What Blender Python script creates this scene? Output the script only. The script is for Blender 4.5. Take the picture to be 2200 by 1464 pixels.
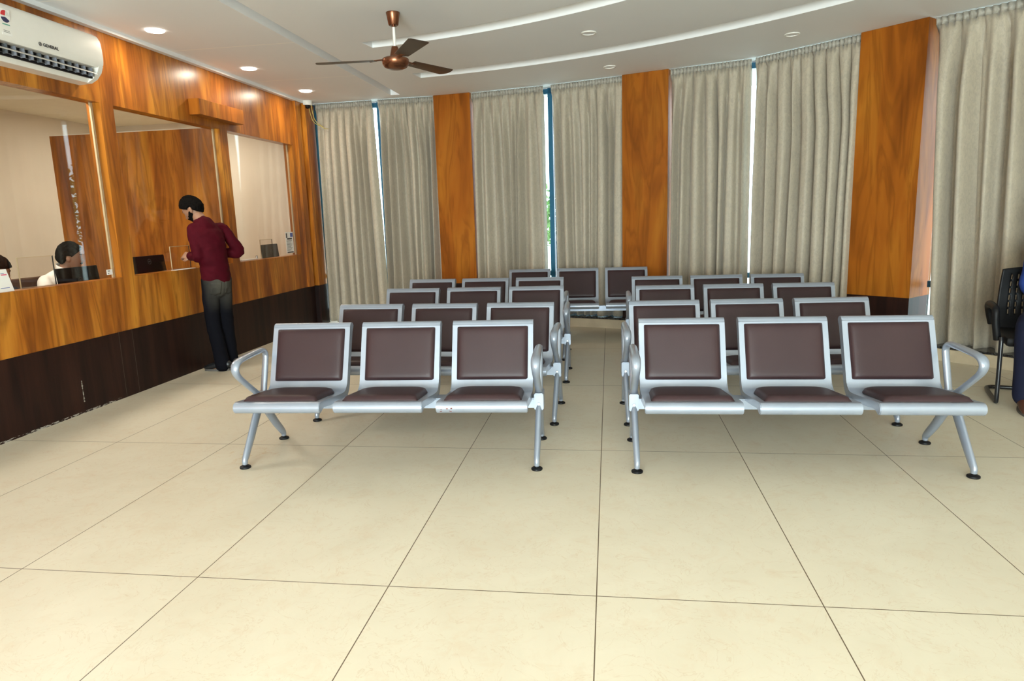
import bpy, bmesh, math, random
from mathutils import Vector, Matrix, noise
PI = math.pi
for o in list(bpy.data.objects): bpy.data.objects.remove(o)
SC = bpy.context.scene
COL = SC.collection

# ------------------------------------------------------------------ camera, world, exposure
F_PX, CAM_H = 1462.0, 1.3896
YAW, PITCH, ROLL = -0.1451, 0.1783, -0.0316
cy_, sy_, cp_, sp_ = math.cos(YAW), math.sin(YAW), math.cos(PITCH), math.sin(PITCH)
fwd = Vector((sy_*cp_, cy_*cp_, -sp_)); r0 = Vector((cy_, -sy_, 0)); u0 = r0.cross(fwd)
rgt = r0*math.cos(ROLL) + u0*math.sin(ROLL); upv = rgt.cross(fwd)
cam_d = bpy.data.cameras.new('camera'); cam = bpy.data.objects.new('camera', cam_d); COL.objects.link(cam)
M = Matrix((rgt, upv, -fwd)).transposed().to_4x4(); M.translation = Vector((0, 0, CAM_H))
cam.matrix_world = M
cam_d.sensor_fit = 'HORIZONTAL'; cam_d.sensor_width = 36.0; cam_d.lens = F_PX/2200*36.0
cam_d.clip_start = 0.02; cam_d.clip_end = 200
SC.camera = cam
SC.view_settings.view_transform = 'Standard'; SC.view_settings.look = 'None'
SC.view_settings.gamma = 1.0; SC.view_settings.use_curve_mapping = False
SC.view_settings.exposure = 0.0
SC.cycles.use_denoising = True
SC.cycles.max_bounces = 8; SC.cycles.diffuse_bounces = 5; SC.cycles.glossy_bounces = 4
SC.cycles.transparent_max_bounces = 12; SC.cycles.sample_clamp_indirect = 6.0
SC.cycles.caustics_reflective = False; SC.cycles.caustics_refractive = False
world = bpy.data.worlds.new('sky'); SC.world = world; world.use_nodes = True
bg = world.node_tree.nodes['Background']; bg.inputs[0].default_value = (0.80, 0.92, 1.0, 1); bg.inputs[1].default_value = 7.0

def area_light(name, loc, rot, size, power, color=(1, 1, 1), shape='RECTANGLE', size_y=None, parent=None, spread=PI):
    l = bpy.data.lights.new(name, 'AREA'); l.shape = shape; l.size = size
    if size_y: l.size_y = size_y
    l.energy = power; l.color = color; l.spread = spread
    o = bpy.data.objects.new(name, l); COL.objects.link(o); o.location = loc; o.rotation_euler = rot
    if parent: o.parent = parent
    return o
LP_HALL_FILL = 1.5      # watts of each added fill panel on the unseen ceiling behind the camera
LP_SPOT = 9.0       # watts of each lit downlight along the counter
LP_OFFICE_FILL = 52.0     # watts of the added fill panel inside the office
LP_FLASH = 7.0      # watts of the flash on top of the photographer's camera
LP_ENTRANCE_FILL = 1110.0       # watts of the added frontal fill outside an invented rear entrance
area_light('entrance_fill_light', (-0.5, -5.65, 1.15), (PI/2 + 0.20, 0, 0), 4.4, LP_ENTRANCE_FILL, (1.0, 0.99, 0.985), size_y=2.1)  # added main fill from behind the view, tilted up towards the ceiling
fl = area_light('camera_flash', (0.0, -0.06, CAM_H + 0.17), (PI/2 - 0.12, 0, -YAW), 0.10, LP_FLASH, (1.0, 0.97, 0.93), size_y=0.05, spread=math.radians(105))

# ------------------------------------------------------------------ material helpers
class NT:
    def __init__(s, name):
        s.m = bpy.data.materials.new(name); s.m.use_nodes = True; s.t = s.m.node_tree
        s.b = s.t.nodes['Principled BSDF']; s.out = s.t.nodes['Material Output']
    def n(s, typ, **kw):
        x = s.t.nodes.new(typ)
        for k, v in kw.items():
            if k.startswith('i_'):
                key = k[2:]; x.inputs[int(key) if key.isdigit() else key.replace('_', ' ')].default_value = v
            else: setattr(x, k, v)
        return x
    def l(s, a, b): s.t.links.new(a, b)
    def math(s, op, a, b=None, c=None):
        x = s.n('ShaderNodeMath', operation=op)
        for i, v in enumerate((a, b, c)):
            if v is None: continue
            if isinstance(v, (int, float)): x.inputs[i].default_value = v
            else: s.l(v, x.inputs[i])
        return x.outputs[0]
    def coord(s, kind='Object', scale=(1, 1, 1), loc=(0, 0, 0)):
        tc = s.n('ShaderNodeTexCoord'); mp = s.n('ShaderNodeMapping')
        mp.inputs['Scale'].default_value = scale; mp.inputs['Location'].default_value = loc
        s.l(tc.outputs[kind], mp.inputs[0]); return mp.outputs[0]
    def noise(s, vec, scale, detail=3, rough=0.5, dist=0.0):
        x = s.n('ShaderNodeTexNoise'); x.inputs['Scale'].default_value = scale; x.inputs['Detail'].default_value = detail
        x.inputs['Roughness'].default_value = rough; x.inputs['Distortion'].default_value = dist
        s.l(vec, x.inputs['Vector']); return x.outputs['Fac']
    def ramp(s, fac, stops):
        x = s.n('ShaderNodeValToRGB'); e = x.color_ramp.elements
        while len(e) < len(stops): e.new(0.5)
        for i, (p, c) in enumerate(stops):
            e[i].position = p; e[i].color = (*c, 1) if len(c) == 3 else c
        s.l(fac, x.inputs[0]); return x.outputs[0]
    def mix(s, fac, a, b, mode='MIX'):
        x = s.n('ShaderNodeMix', data_type='RGBA', blend_type=mode)
        for sock, v in ((x.inputs[0], fac), (x.inputs[6], a), (x.inputs[7], b)):
            if isinstance(v, (int, float)): sock.default_value = v
            elif isinstance(v, tuple): sock.default_value = (*v, 1) if len(v) == 3 else v
            else: s.l(v, sock)
        return x.outputs[2]
    def set(s, **kw):
        for k, v in kw.items():
            sock = s.b.inputs[k.replace('_', ' ')]
            if isinstance(v, tuple): sock.default_value = (*v, 1) if len(v) == 3 else v
            elif isinstance(v, (int, float)): sock.default_value = v
            else: s.l(v, sock)
        return s
    def bump(s, height, strength=0.2, dist=0.01):
        x = s.n('ShaderNodeBump'); x.inputs['Strength'].default_value = strength; x.inputs['Distance'].default_value = dist
        s.l(height, x.inputs['Height']); s.l(x.outputs[0], s.b.inputs['Normal'])

def plain(name, col, rough=0.5, metal=0.0, var=0.06, scale=8.0, spec=0.5, emit=None, estr=0.0, coat=0.0, bump=0.0):
    t = NT(name); v = t.coord()
    f = t.noise(v, scale, 4, 0.6)
    lo = tuple(c*(1-var) for c in col); hi = tuple(min(1, c*(1+var)) for c in col)
    t.set(Base_Color=t.ramp(f, [(0.3, lo), (0.7, hi)]), Roughness=rough, Metallic=metal, Specular_IOR_Level=spec, Coat_Weight=coat)
    if emit: t.set(Emission_Color=emit, Emission_Strength=estr)
    if bump: t.bump(t.noise(v, scale*12, 3), bump, 0.004)
    return t.m

def wood(name, dark, mid, light, rough=0.3, sx=3.2, sz=0.42, seed=0.0, spec=0.5, line=0.46):
    t = NT(name)
    v = t.coord(scale=(sx, sx, sz), loc=(seed, seed*0.7, seed*0.3))
    big = t.noise(v, 1.6, 3, 0.55, 0.6)
    v2 = t.coord(scale=(sx*7, sx*7, sz*1.1), loc=(seed, 3.1, 0))
    fine = t.noise(v2, 2.2, 4, 0.6, 0.5)
    v3 = t.coord(scale=(sx*1.7, sx*1.7, sz*1.2), loc=(5.0+seed, 1.1, 2.0))
    fl_ = t.noise(v3, 1.5, 3, 0.5, 1.9)
    streak = t.math('PINGPONG', t.math('MULTIPLY', fl_, 3.6), 1.0)
    base = t.ramp(big, [(0.30, dark), (0.50, mid), (0.70, light)])
    c = t.mix(t.math('MULTIPLY', t.math('SUBTRACT', 1.0, t.math('MINIMUM', t.math('MULTIPLY', streak, 2.6), 1.0)), line), base, tuple(x*0.45 for x in dark))
    c = t.mix(t.ramp(fine, [(0.35, (0.0,)*3), (0.75, (0.22,)*3)]), c, dark)
    t.set(Base_Color=c, Roughness=rough, Specular_IOR_Level=spec)
    return t.m

M_WOOD = wood('honey_laminate', (0.20, 0.052, 0.006), (0.43, 0.138, 0.014), (0.60, 0.245, 0.030), 0.30, sx=2.6, spec=0.35)
M_PILLAR = wood('pillar_laminate', (0.21, 0.058, 0.006), (0.36, 0.105, 0.010), (0.44, 0.155, 0.016), 0.45, sx=2.0, seed=4.3, spec=0.12, line=0.36)
t = NT('wenge_laminate'); v = t.coord(scale=(5, 5, 0.4)); a = t.noise(v, 2.0, 4, 0.6, 0.4)
v2 = t.coord(scale=(60, 60, 1.2)); b = t.noise(v2, 2.0, 3)
t.set(Base_Color=t.mix(t.math('MULTIPLY', b, 0.5), t.ramp(a, [(0.35, (0.010, 0.004, 0.0035)), (0.7, (0.040, 0.014, 0.009))]), (0.012, 0.006, 0.005)), Roughness=0.42, Specular_IOR_Level=0.18)
tcw = t.n('ShaderNodeTexCoord'); spw = t.n('ShaderNodeSeparateXYZ'); t.l(tcw.outputs['Object'], spw.inputs[0])
seam = t.math('LESS_THAN', t.math('MINIMUM', t.math('ABSOLUTE', t.math('SUBTRACT', spw.outputs[1], 5.065)), t.math('ABSOLUTE', t.math('SUBTRACT', spw.outputs[1], 5.225))), 0.0018)
nz = t.noise(t.coord(scale=(1, 14, 60)), 1.6, 4, 0.7)
chip = t.math('MULTIPLY', t.math('LESS_THAN', spw.outputs[2], 0.016), t.math('MULTIPLY', t.math('LESS_THAN', spw.outputs[1], 5.0), t.math('GREATER_THAN', nz, 0.52)))
scr = t.math('MULTIPLY', t.math('LESS_THAN', t.math('ABSOLUTE', t.math('SUBTRACT', spw.outputs[1], 4.60)), t.math('MULTIPLY', t.math('MAXIMUM', t.math('SUBTRACT', nz, 0.40), 0.0), 0.035)), t.math('LESS_THAN', t.math('ABSOLUTE', t.math('SUBTRACT', spw.outputs[2], 0.17)), 0.085))
base_c = t.b.inputs['Base Color'].links[0].from_socket
cw = t.mix(t.math('MULTIPLY', seam, 0.5), base_c, (0.16, 0.13, 0.11))
t.set(Base_Color=t.mix(t.math('MULTIPLY', t.math('MAXIMUM', chip, scr), 0.75), cw, (0.50, 0.46, 0.40)))
M_WENGE = t.m

# floor tiles: 0.8 x 1.6 m vitrified tile with thin brown joints
t = NT('cream_tile'); tc = t.n('ShaderNodeTexCoord'); sp = t.n('ShaderNodeSeparateXYZ'); t.l(tc.outputs['Object'], sp.inputs[0])
TX0, TY0, TW, TD = -2.454, 2.3295, 0.8, 1.6
fx = t.math('DIVIDE', t.math('SUBTRACT', sp.outputs[0], TX0 - 40*TW), TW)
fy = t.math('DIVIDE', t.math('SUBTRACT', sp.outputs[1], TY0 - 40*TD), TD)
dx = t.math('MULTIPLY', t.math('SUBTRACT', 0.5, t.math('ABSOLUTE', t.math('SUBTRACT', t.math('FRACT', fx), 0.5))), TW)
dy = t.math('MULTIPLY', t.math('SUBTRACT', 0.5, t.math('ABSOLUTE', t.math('SUBTRACT', t.math('FRACT', fy), 0.5))), TD)
joint = t.math('LESS_THAN', t.math('MINIMUM', dx, dy), 0.0021)
cell = t.n('ShaderNodeCombineXYZ'); t.l(t.math('FLOOR', fx), cell.inputs[0]); t.l(t.math('FLOOR', fy), cell.inputs[1])
wn = t.n('ShaderNodeTexWhiteNoise'); t.l(cell.outputs[0], wn.inputs['Vector'])
va = t.n('ShaderNodeVectorMath', operation='MULTIPLY_ADD'); t.l(wn.outputs['Color'], va.inputs[0]); va.inputs[1].default_value = (9, 9, 9); t.l(tc.outputs['Object'], va.inputs[2])
n1 = t.noise(va.outputs[0], 2.2, 5, 0.6, 0.8); n2 = t.noise(va.outputs[0], 9.0, 8, 0.70, 0.6); n3 = t.noise(va.outputs[0], 4.2, 4, 0.6, 2.5)
c = t.ramp(n1, [(0.32, (0.65, 0.585, 0.455)), (0.66, (0.69, 0.63, 0.50))])
c = t.mix(t.ramp(n2, [(0.52, (0, 0, 0)), (0.80, (0.5,)*3)]), c, (0.60, 0.44, 0.29))
vein = t.math('ABSOLUTE', t.math('SUBTRACT', n3, 0.5))
c = t.mix(t.ramp(vein, [(0.0, (0.36,)*3), (0.009, (0, 0, 0))]), c, (0.52, 0.36, 0.22))
c = t.mix(t.math('MULTIPLY', wn.outputs['Value'], 0.10), c, (0.76, 0.68, 0.52))
dst = t.n('ShaderNodeVectorMath', operation='DISTANCE'); t.l(tc.outputs['Object'], dst.inputs[0]); dst.inputs[1].default_value = (-2.20, 3.80, 0)
st_n = t.noise(tc.outputs['Object'], 11.0, 4, 0.6, 1.0)
stain = t.math('MULTIPLY', t.math('GREATER_THAN', st_n, 0.60), t.math('MAXIMUM', 0.0, t.math('SUBTRACT', 0.55, t.math('MULTIPLY', dst.outputs['Value'], 2.0))))
c = t.mix(stain, c, (0.55, 0.34, 0.12))                      # a few rusty stains beside the front left foot
c = t.mix(joint, c, (0.13, 0.09, 0.055))
t.set(Base_Color=c, Roughness=t.math('ADD', 0.34, t.math('MULTIPLY', n1, 0.10)), Specular_IOR_Level=0.28)
M_FLOOR = t.m

# ceiling plaster with faint taped board joints on the counter side
t = NT('ceiling_plaster'); tc = t.n('ShaderNodeTexCoord'); sp = t.n('ShaderNodeSeparateXYZ'); t.l(tc.outputs['Object'], sp.inputs[0])
q = t.math('DIVIDE', t.math('SUBTRACT', sp.outputs[1], 4.735 - 15.0), 1.493)
dq = t.math('MULTIPLY', t.math('SUBTRACT', 0.5, t.math('ABSOLUTE', t.math('SUBTRACT', t.math('FRACT', q), 0.5))), 1.493)
seam = t.math('MULTIPLY', t.math('LESS_THAN', dq, 0.007), t.math('LESS_THAN', sp.outputs[0], -2.79))
nn = t.noise(tc.outputs['Object'], 1.3, 3)
c = t.ramp(nn, [(0.3, (0.85, 0.86, 0.87)), (0.7, (0.87, 0.88, 0.89))])
t.set(Base_Color=t.mix(seam, c, (1.0, 0.98, 0.93)), Roughness=0.75)
M_CEIL = t.m
M_CORNICE = plain('cornice_grey', (0.75, 0.76, 0.77), 0.6, var=0.03)
M_CREAM = plain('cream_wall', (0.72, 0.665, 0.56), 0.7, var=0.04, scale=2)
M_OFFCEIL = plain('office_ceiling', (0.80, 0.74, 0.58), 0.7, var=0.03)
M_BEAD = plain('glazing_bead', (0.62, 0.50, 0.32), 0.4, var=0.05)
M_KERB = plain('beige_kerb_stone', (0.56, 0.46, 0.32), 0.35, var=0.12, scale=5)
t = NT('black_granite'); v = t.coord(); f = t.noise(v, 60, 3, 0.7)
t.set(Base_Color=t.ramp(f, [(0.45, (0.012, 0.012, 0.013)), (0.68, (0.09, 0.09, 0.09))]), Roughness=0.15); M_GRANITE = t.m
M_TEAL = plain('teal_window_frame', (0.010, 0.10, 0.19), 0.35, var=0.08)

t = NT('silver_paint'); v = t.coord(); f = t.noise(v, 5, 4)
t.set(Base_Color=t.ramp(f, [(0.3, (0.31, 0.355, 0.435)), (0.7, (0.355, 0.40, 0.48))]), Roughness=0.30, Metallic=0.42, Specular_IOR_Level=0.5, Coat_Weight=0.25, Coat_Roughness=0.15)
M_SILVER = t.m
# front left bench: same paint with chips on one lip
t = NT('brown_leatherette'); v = t.coord(); f = t.noise(v, 3, 3); g = t.noise(v, 260, 2, 0.6)
t.set(Base_Color=t.ramp(f, [(0.3, (0.036, 0.018, 0.020)), (0.7, (0.045, 0.023, 0.025))]), Roughness=0.42, Specular_IOR_Level=0.28); t.bump(g, 0.18, 0.002)
M_LEATHER = t.m
M_BLACK = plain('black_plastic', (0.006, 0.006, 0.007), 0.5, var=0.1, spec=0.25)
M_BLACKMETAL = plain('black_tube', (0.010, 0.010, 0.012), 0.3, var=0.1)
M_CHROME = plain('rivet_chrome', (0.7, 0.7, 0.7), 0.2, metal=0.9)
M_CHIP = plain('rust_chip', (0.16, 0.045, 0.03), 0.8, var=0.3, scale=80)

t = NT('taupe_curtain'); v = t.coord(scale=(1, 1, 0.55)); f = t.noise(v, 2.5, 3); g = t.noise(v, 42, 4, 0.7, 1.0)
c = t.ramp(f, [(0.3, (0.465, 0.405, 0.31)), (0.7, (0.53, 0.465, 0.36))])
c = t.mix(t.ramp(g, [(0.42, (0, 0, 0)), (0.62, (0.5,)*3)]), c, (0.345, 0.30, 0.245))
t.set(Base_Color=c, Roughness=0.55, Sheen_Weight=0.25, Specular_IOR_Level=0.4)
tr = t.n('ShaderNodeBsdfTranslucent'); tr.inputs[0].default_value = (0.36, 0.42, 0.42, 1)
mx = t.n('ShaderNodeMixShader'); mx.inputs[0].default_value = 0.05
t.l(t.b.outputs[0], mx.inputs[1]); t.l(tr.outputs[0], mx.inputs[2]); t.l(mx.outputs[0], t.out.inputs[0])
M_CURTAIN = t.m

M_HEADING = plain('curtain_heading', (0.37, 0.345, 0.295), 0.55, var=0.25, scale=30)
def glass(name, tint=(1, 1, 1), refl=1.0, rough=0.0):
    t = NT(name)
    tr = t.n('ShaderNodeBsdfTransparent'); tr.inputs[0].default_value = (*tint, 1)
    gl = t.n('ShaderNodeBsdfGlossy'); gl.inputs['Roughness'].default_value = rough
    lw = t.n('ShaderNodeLayerWeight'); lw.inputs['Blend'].default_value = 0.5
    fr = t.math('ADD', 0.04, t.math('MULTIPLY', 0.96, t.math('POWER', lw.outputs['Facing'], 5.0)))
    mx = t.n('ShaderNodeMixShader')
    t.l(t.math('MULTIPLY', fr, refl), mx.inputs[0]); t.l(tr.outputs[0], mx.inputs[1]); t.l(gl.outputs[0], mx.inputs[2])
    t.l(mx.outputs[0], t.out.inputs[0]); return t.m
M_GLASS = glass('clear_glass', (0.985, 0.985, 0.975), 1.0)
M_WGLASS = glass('window_glass', (0.90, 0.97, 0.97), 0.8)
M_ACRYL = glass('acrylic', (0.985, 0.97, 0.96), 0.8)
M_ACEDGE = plain('acrylic_edge', (0.03, 0.035, 0.04), 0.2)
M_WHITE = plain('white_plastic', (0.82, 0.80, 0.75), 0.32, var=0.02)
M_OFFWHITE = plain('offwhite_plastic', (0.72, 0.70, 0.66), 0.4, var=0.02)
M_LOUVER = plain('louver_grey', (0.20, 0.21, 0.24), 0.45)
M_PAPER = plain('white_paper', (0.84, 0.83, 0.80), 0.7, var=0.02)
M_COPPER = plain('antique_copper', (0.22, 0.088, 0.045), 0.26, metal=0.85, var=0.1)
M_BLADE = plain('copper_blade', (0.085, 0.055, 0.038), 0.38, metal=0.5, var=0.1)
M_LAMP = plain('lamp_on', (0.9, 0.9, 0.9), 0.5, emit=(1.0, 0.93, 0.82), estr=9.0)
M_LAMPOFF = plain('lamp_off', (0.78, 0.78, 0.80), 0.35, var=0.02)
M_FILLPANEL = plain('fill_panel_on', (0.9, 0.9, 0.9), 0.5, emit=(1.0, 0.96, 0.9), estr=3.0)  # diffuser glow of the added fill panels
M_SKIN = plain('warm_skin', (0.30, 0.150, 0.088), 0.5, var=0.08, scale=20)
M_HAIR = plain('black_hair', (0.0055, 0.0045, 0.004), 0.85, var=0.3, scale=60, spec=0.04, bump=0.4)
M_EYE = plain('eye_white', (0.6, 0.57, 0.52), 0.3)
M_IRIS = plain('dark_iris', (0.015, 0.01, 0.008), 0.2)
M_LIP = plain('lip', (0.22, 0.085, 0.06), 0.5)
M_MAROON = plain('maroon_cotton', (0.055, 0.0018, 0.0065), 0.8, var=0.12, scale=14, spec=0.1, bump=0.1)
M_SHIRT = plain('white_cotton', (0.80, 0.76, 0.68), 0.75, var=0.05, scale=12, spec=0.2)
M_NAVY = plain('navy_cotton', (0.008, 0.010, 0.028), 0.8, var=0.15, spec=0.2)
M_BLUE = plain('blue_cotton', (0.02, 0.05, 0.24), 0.8, var=0.12, spec=0.2)
M_BLACKCLOTH = plain('black_cloth', (0.012, 0.011, 0.014), 0.85, var=0.2, spec=0.2)
M_SHOE = plain('black_leather', (0.010, 0.010, 0.011), 0.4)
M_SOLE = plain('grey_sole', (0.10, 0.09, 0.08), 0.6)
M_BROWNSHOE = plain('brown_leather', (0.085, 0.028, 0.016), 0.4)
M_BROWNSEAT = plain('brown_chair_back', (0.060, 0.026, 0.014), 0.4)
M_SCREEN = plain('monitor_shell', (0.004, 0.004, 0.005), 0.35, spec=0.2)
M_GREYMARK = plain('grey_mark', (0.10, 0.11, 0.12), 0.35)
M_DARKINK = plain('dark_ink', (0.03, 0.03, 0.035), 0.5)
M_RED = plain('red_ink', (0.65, 0.03, 0.04), 0.5)
M_PINK = plain('pink_ink', (0.75, 0.12, 0.22), 0.5)
M_BLUEINK = plain('blue_ink', (0.10, 0.14, 0.40), 0.5)
M_NAVYINK = plain('navy_ink', (0.03, 0.03, 0.10), 0.5)
M_GREENINK = plain('green_ink', (0.15, 0.40, 0.30), 0.5)
M_YELLOW = plain('yellow_cable', (0.50, 0.40, 0.08), 0.5)
M_LEAF = plain('leaf_green', (0.16, 0.30, 0.08), 0.6, var=0.4, scale=3)
M_BARK = plain('bark', (0.10, 0.07, 0.045), 0.9, var=0.3)
M_GROUND = plain('pale_paving', (0.50, 0.49, 0.45), 0.8, var=0.1)
t = NT('faded_denim'); tc = t.n('ShaderNodeTexCoord'); sp = t.n('ShaderNodeSeparateXYZ'); t.l(tc.outputs['Object'], sp.inputs[0])
# wear: pale seat and back of the thighs, near black below (a fade in the dye)
wz = t.ramp(sp.outputs[2], [(0.0, (0, 0, 0)), (0.56, (0, 0, 0)), (0.70, (0.8,)*3), (0.90, (1,)*3)])
wy = t.ramp(t.math('ADD', t.math('MULTIPLY', sp.outputs[1], -4.0), 0.25), [(0.25, (0, 0, 0)), (0.75, (1,)*3)])
f = t.noise(tc.outputs['Object'], 12, 5, 0.6)
k = t.math('MULTIPLY', t.math('MULTIPLY', wz, wy), t.math('ADD', 0.55, t.math('MULTIPLY', f, 0.6)))
t.set(Base_Color=t.mix(k, (0.0045, 0.0045, 0.007), (0.085, 0.079, 0.064)), Roughness=0.9, Specular_IOR_Level=0.08); M_DENIM = t.m

# ------------------------------------------------------------------ geometry helpers
def obj(name, bm, mat, parent=None, smooth=True, angle=35, loc=None):
    me = bpy.data.meshes.new(name)
    bmesh.ops.recalc_face_normals(bm, faces=bm.faces)
    bm.to_mesh(me); bm.free()
    mats = mat if isinstance(mat, (list, tuple)) else [mat]
    for m in mats: me.materials.append(m)
    o = bpy.data.objects.new(name, me); COL.objects.link(o)
    if parent: o.parent = parent
    if loc: o.location = loc
    if smooth:
        for p in me.polygons: p.use_smooth = True
        try: me.set_sharp_from_angle(angle=math.radians(angle))
        except Exception: pass
    return o
def thing(name, label, cat, loc=(0, 0, 0), rotz=0.0, group=None):
    o = bpy.data.objects.new(name, None); COL.objects.link(o); o.empty_display_size = 0.1
    o.location = loc; o.rotation_euler = (0, 0, rotz); o['label'] = label; o['category'] = cat
    if group: o['group'] = group
    return o
def tag(o, label, cat, group=None):
    o['label'] = label; o['category'] = cat
    if group: o['group'] = group
    return o
def struct(o): o['kind'] = 'structure'; return o
def box(bm, x0, x1, y0, y1, z0, z1, mi=0):
    vs = [bm.verts.new((x, y, z)) for x in (x0, x1) for y in (y0, y1) for z in (z0, z1)]
    for f in ((0, 1, 3, 2), (4, 6, 7, 5), (0, 4, 5, 1), (2, 3, 7, 6), (0, 2, 6, 4), (1, 5, 7, 3)):
        fc = bm.faces.new([vs[i] for i in f]); fc.material_index = mi
    return vs
def bxobj(name, x0, x1, y0, y1, z0, z1, mat, parent=None, bev=0.0, loc=None):
    bm = bmesh.new(); box(bm, x0, x1, y0, y1, z0, z1)
    if bev: bmesh.ops.bevel(bm, geom=bm.edges[:], offset=bev, segments=2, affect='EDGES', profile=0.5)
    return obj(name, bm, mat, parent, loc=loc)
def lathe(bm, prof, n=24, c=(0, 0, 0), mi=0, axis=2):
    rings = []
    for r, z in prof:
        ring = []
        for i in range(n):
            a = 2*PI*i/n; p = (r*math.cos(a), r*math.sin(a), z)
            if axis == 0: p = (z, r*math.cos(a), r*math.sin(a))
            if axis == 1: p = (r*math.cos(a), z, r*math.sin(a))
            ring.append(bm.verts.new(Vector(c) + Vector(p)))
        rings.append(ring)
    for A, B in zip(rings, rings[1:]):
        for i in range(n):
            f = bm.faces.new((A[i], A[(i+1) % n], B[(i+1) % n], B[i])); f.material_index = mi
    for R in (rings[0], rings[-1]):
        try: bm.faces.new(R).material_index = mi
        except Exception: pass
def cr(pts, sub=6):
    """Catmull-Rom through the points"""
    P = [Vector(p) for p in pts]; P = [P[0]*2 - P[1]] + P + [P[-1]*2 - P[-2]]; out = []
    for i in range(1, len(P)-2):
        for s in range(sub):
            t_ = s/sub; a, b, c, d = P[i-1], P[i], P[i+1], P[i+2]
            out.append(0.5*((2*b) + (c-a)*t_ + (2*a-5*b+4*c-d)*t_*t_ + (3*b-a-3*c+d)*t_**3))
    out.append(P[-2]); return out
def crs(vals, sub=6): return [v[0] for v in cr([(x, 0, 0) for x in vals], sub)]
def tube(bm, pts, rad, n=10, ref=(0, 0, 1), mi=0, cap=True, closed=False, flat=None):
    """sweep; rad: number, list or (ra, rb) pairs; ra is measured along 'ref' made square to the path, rb across"""
    P = [Vector(p) for p in pts]; N = len(P)
    if not isinstance(rad, list): rad = [rad]*N
    rings = []; ref = Vector(ref)
    for i in range(N):
        d = (P[(i+1) % N] - P[i-1]) if closed else (P[min(i+1, N-1)] - P[max(i-1, 0)])
        d.normalize(); a = ref - d*ref.dot(d)
        if a.length < 1e-3: a = Vector((1, 0, 0)) - d*d.x
        a.normalize(); b = d.cross(a); ref = a if flat is None else ref
        ra, rb = rad[i] if isinstance(rad[i], tuple) else (rad[i], rad[i])
        rings.append([bm.verts.new(P[i] + a*ra*math.cos(2*PI*k/n) + b*rb*math.sin(2*PI*k/n)) for k in range(n)])
    m = N if closed else N-1
    for i in range(m):
        A, B = rings[i], rings[(i+1) % N]
        for k in range(n):
            f = bm.faces.new((A[k], A[(k+1) % n], B[(k+1) % n], B[k])); f.material_index = mi
    if cap and not closed:
        for R, s in ((rings[0], 1), (rings[-1], 0)):
            f = bm.faces.new(R); f.material_index = mi
    return rings
def ellipsoid(bm, c, rx, ry, rz, u=16, v=10, rot=None, mi=0):
    m = Matrix.Translation(Vector(c)) @ (rot.to_4x4() if rot else Matrix()) @ Matrix.Diagonal((rx, ry, rz, 1))
    r = bmesh.ops.create_uvsphere(bm, u_segments=u, v_segments=v, radius=1.0, matrix=m)
    if mi:
        for vv in r['verts']:
            for f in vv.link_faces: f.material_index = mi
def extrude_poly(bm, poly, z0, z1, mi=0):
    A = [bm.verts.new((x, y, z0)) for x, y in poly]; B = [bm.verts.new((x, y, z1)) for x, y in poly]; n = len(poly)
    fs = [bm.faces.new(A), bm.faces.new(B)]
    for i in range(n): fs.append(bm.faces.new((A[i], A[(i+1) % n], B[(i+1) % n], B[i])))
    for f in fs: f.material_index = mi
def evaluated(o):
    dg = bpy.context.evaluated_depsgraph_get(); return bpy.data.meshes.new_from_object(o.evaluated_get(dg))
def fuse(o, voxel, smooth=4, fac=0.5):
    """weld overlapping shells into one continuous skin"""
    m = o.modifiers.new('r', 'REMESH'); m.mode = 'VOXEL'; m.voxel_size = voxel
    if smooth:
        s = o.modifiers.new('s', 'SMOOTH'); s.iterations = smooth; s.factor = fac
    bpy.context.view_layer.update(); me = evaluated(o); mats = list(o.data.materials)
    o.modifiers.clear(); old = o.data; o.data = me; bpy.data.meshes.remove(old)
    me.materials.clear()
    for q_ in mats: me.materials.append(q_)
    for p in me.polygons: p.use_smooth = True
    return o
def text(name, s, size, mat, parent, M4, ext=0.0008, sx=1.0):
    cu = bpy.data.curves.new('tmp', 'FONT'); cu.body = s; cu.size = size; cu.extrude = ext; cu.offset = size*0.02; cu.align_x = 'CENTER'; cu.align_y = 'CENTER'
    o = bpy.data.objects.new('tmp', cu); COL.objects.link(o); bpy.context.view_layer.update()
    me = evaluated(o); bpy.data.objects.remove(o); me.transform(M4 @ Matrix.Diagonal((sx, 1, 1, 1))); me.materials.clear(); me.materials.append(mat)
    q_ = bpy.data.objects.new(name, me); COL.objects.link(q_)
    if parent: q_.parent = parent
    return q_
def copy_tree(src, loc, rotz, label, group=None):
    r = src.copy(); COL.objects.link(r); r.location = loc; r.rotation_euler = (0, 0, rotz); r['label'] = label
    if group: r['group'] = group
    for ch in list(src.children):
        c_ = ch.copy(); COL.objects.link(c_); c_.parent = r
        for g_ in list(ch.children):
            d_ = g_.copy(); COL.objects.link(d_); d_.parent = c_
    return r

# ------------------------------------------------------------------ setting
CX, CY = -3.084, 0.594                       # centre of the curved window front
def polar(r, deg): a = math.radians(deg); return (CX + r*math.cos(a), CY + r*math.sin(a))
def arc(r, a0, a1, n): return [polar(r, a0 + (a1-a0)*i/n) for i in range(n+1)]
WX = -4.045                                  # front face of the counter wall
H = 3.0
bm = bmesh.new(); extrude_poly(bm, [(WX-4.2, -5.6), (5.4, -5.6), (5.4, 2.2)] + arc(8.95, 12, 97, 40) + [(WX-4.2, 9.6)], -0.06, 0.0)
struct(obj('floor', bm, M_FLOOR, smooth=False))
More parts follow.
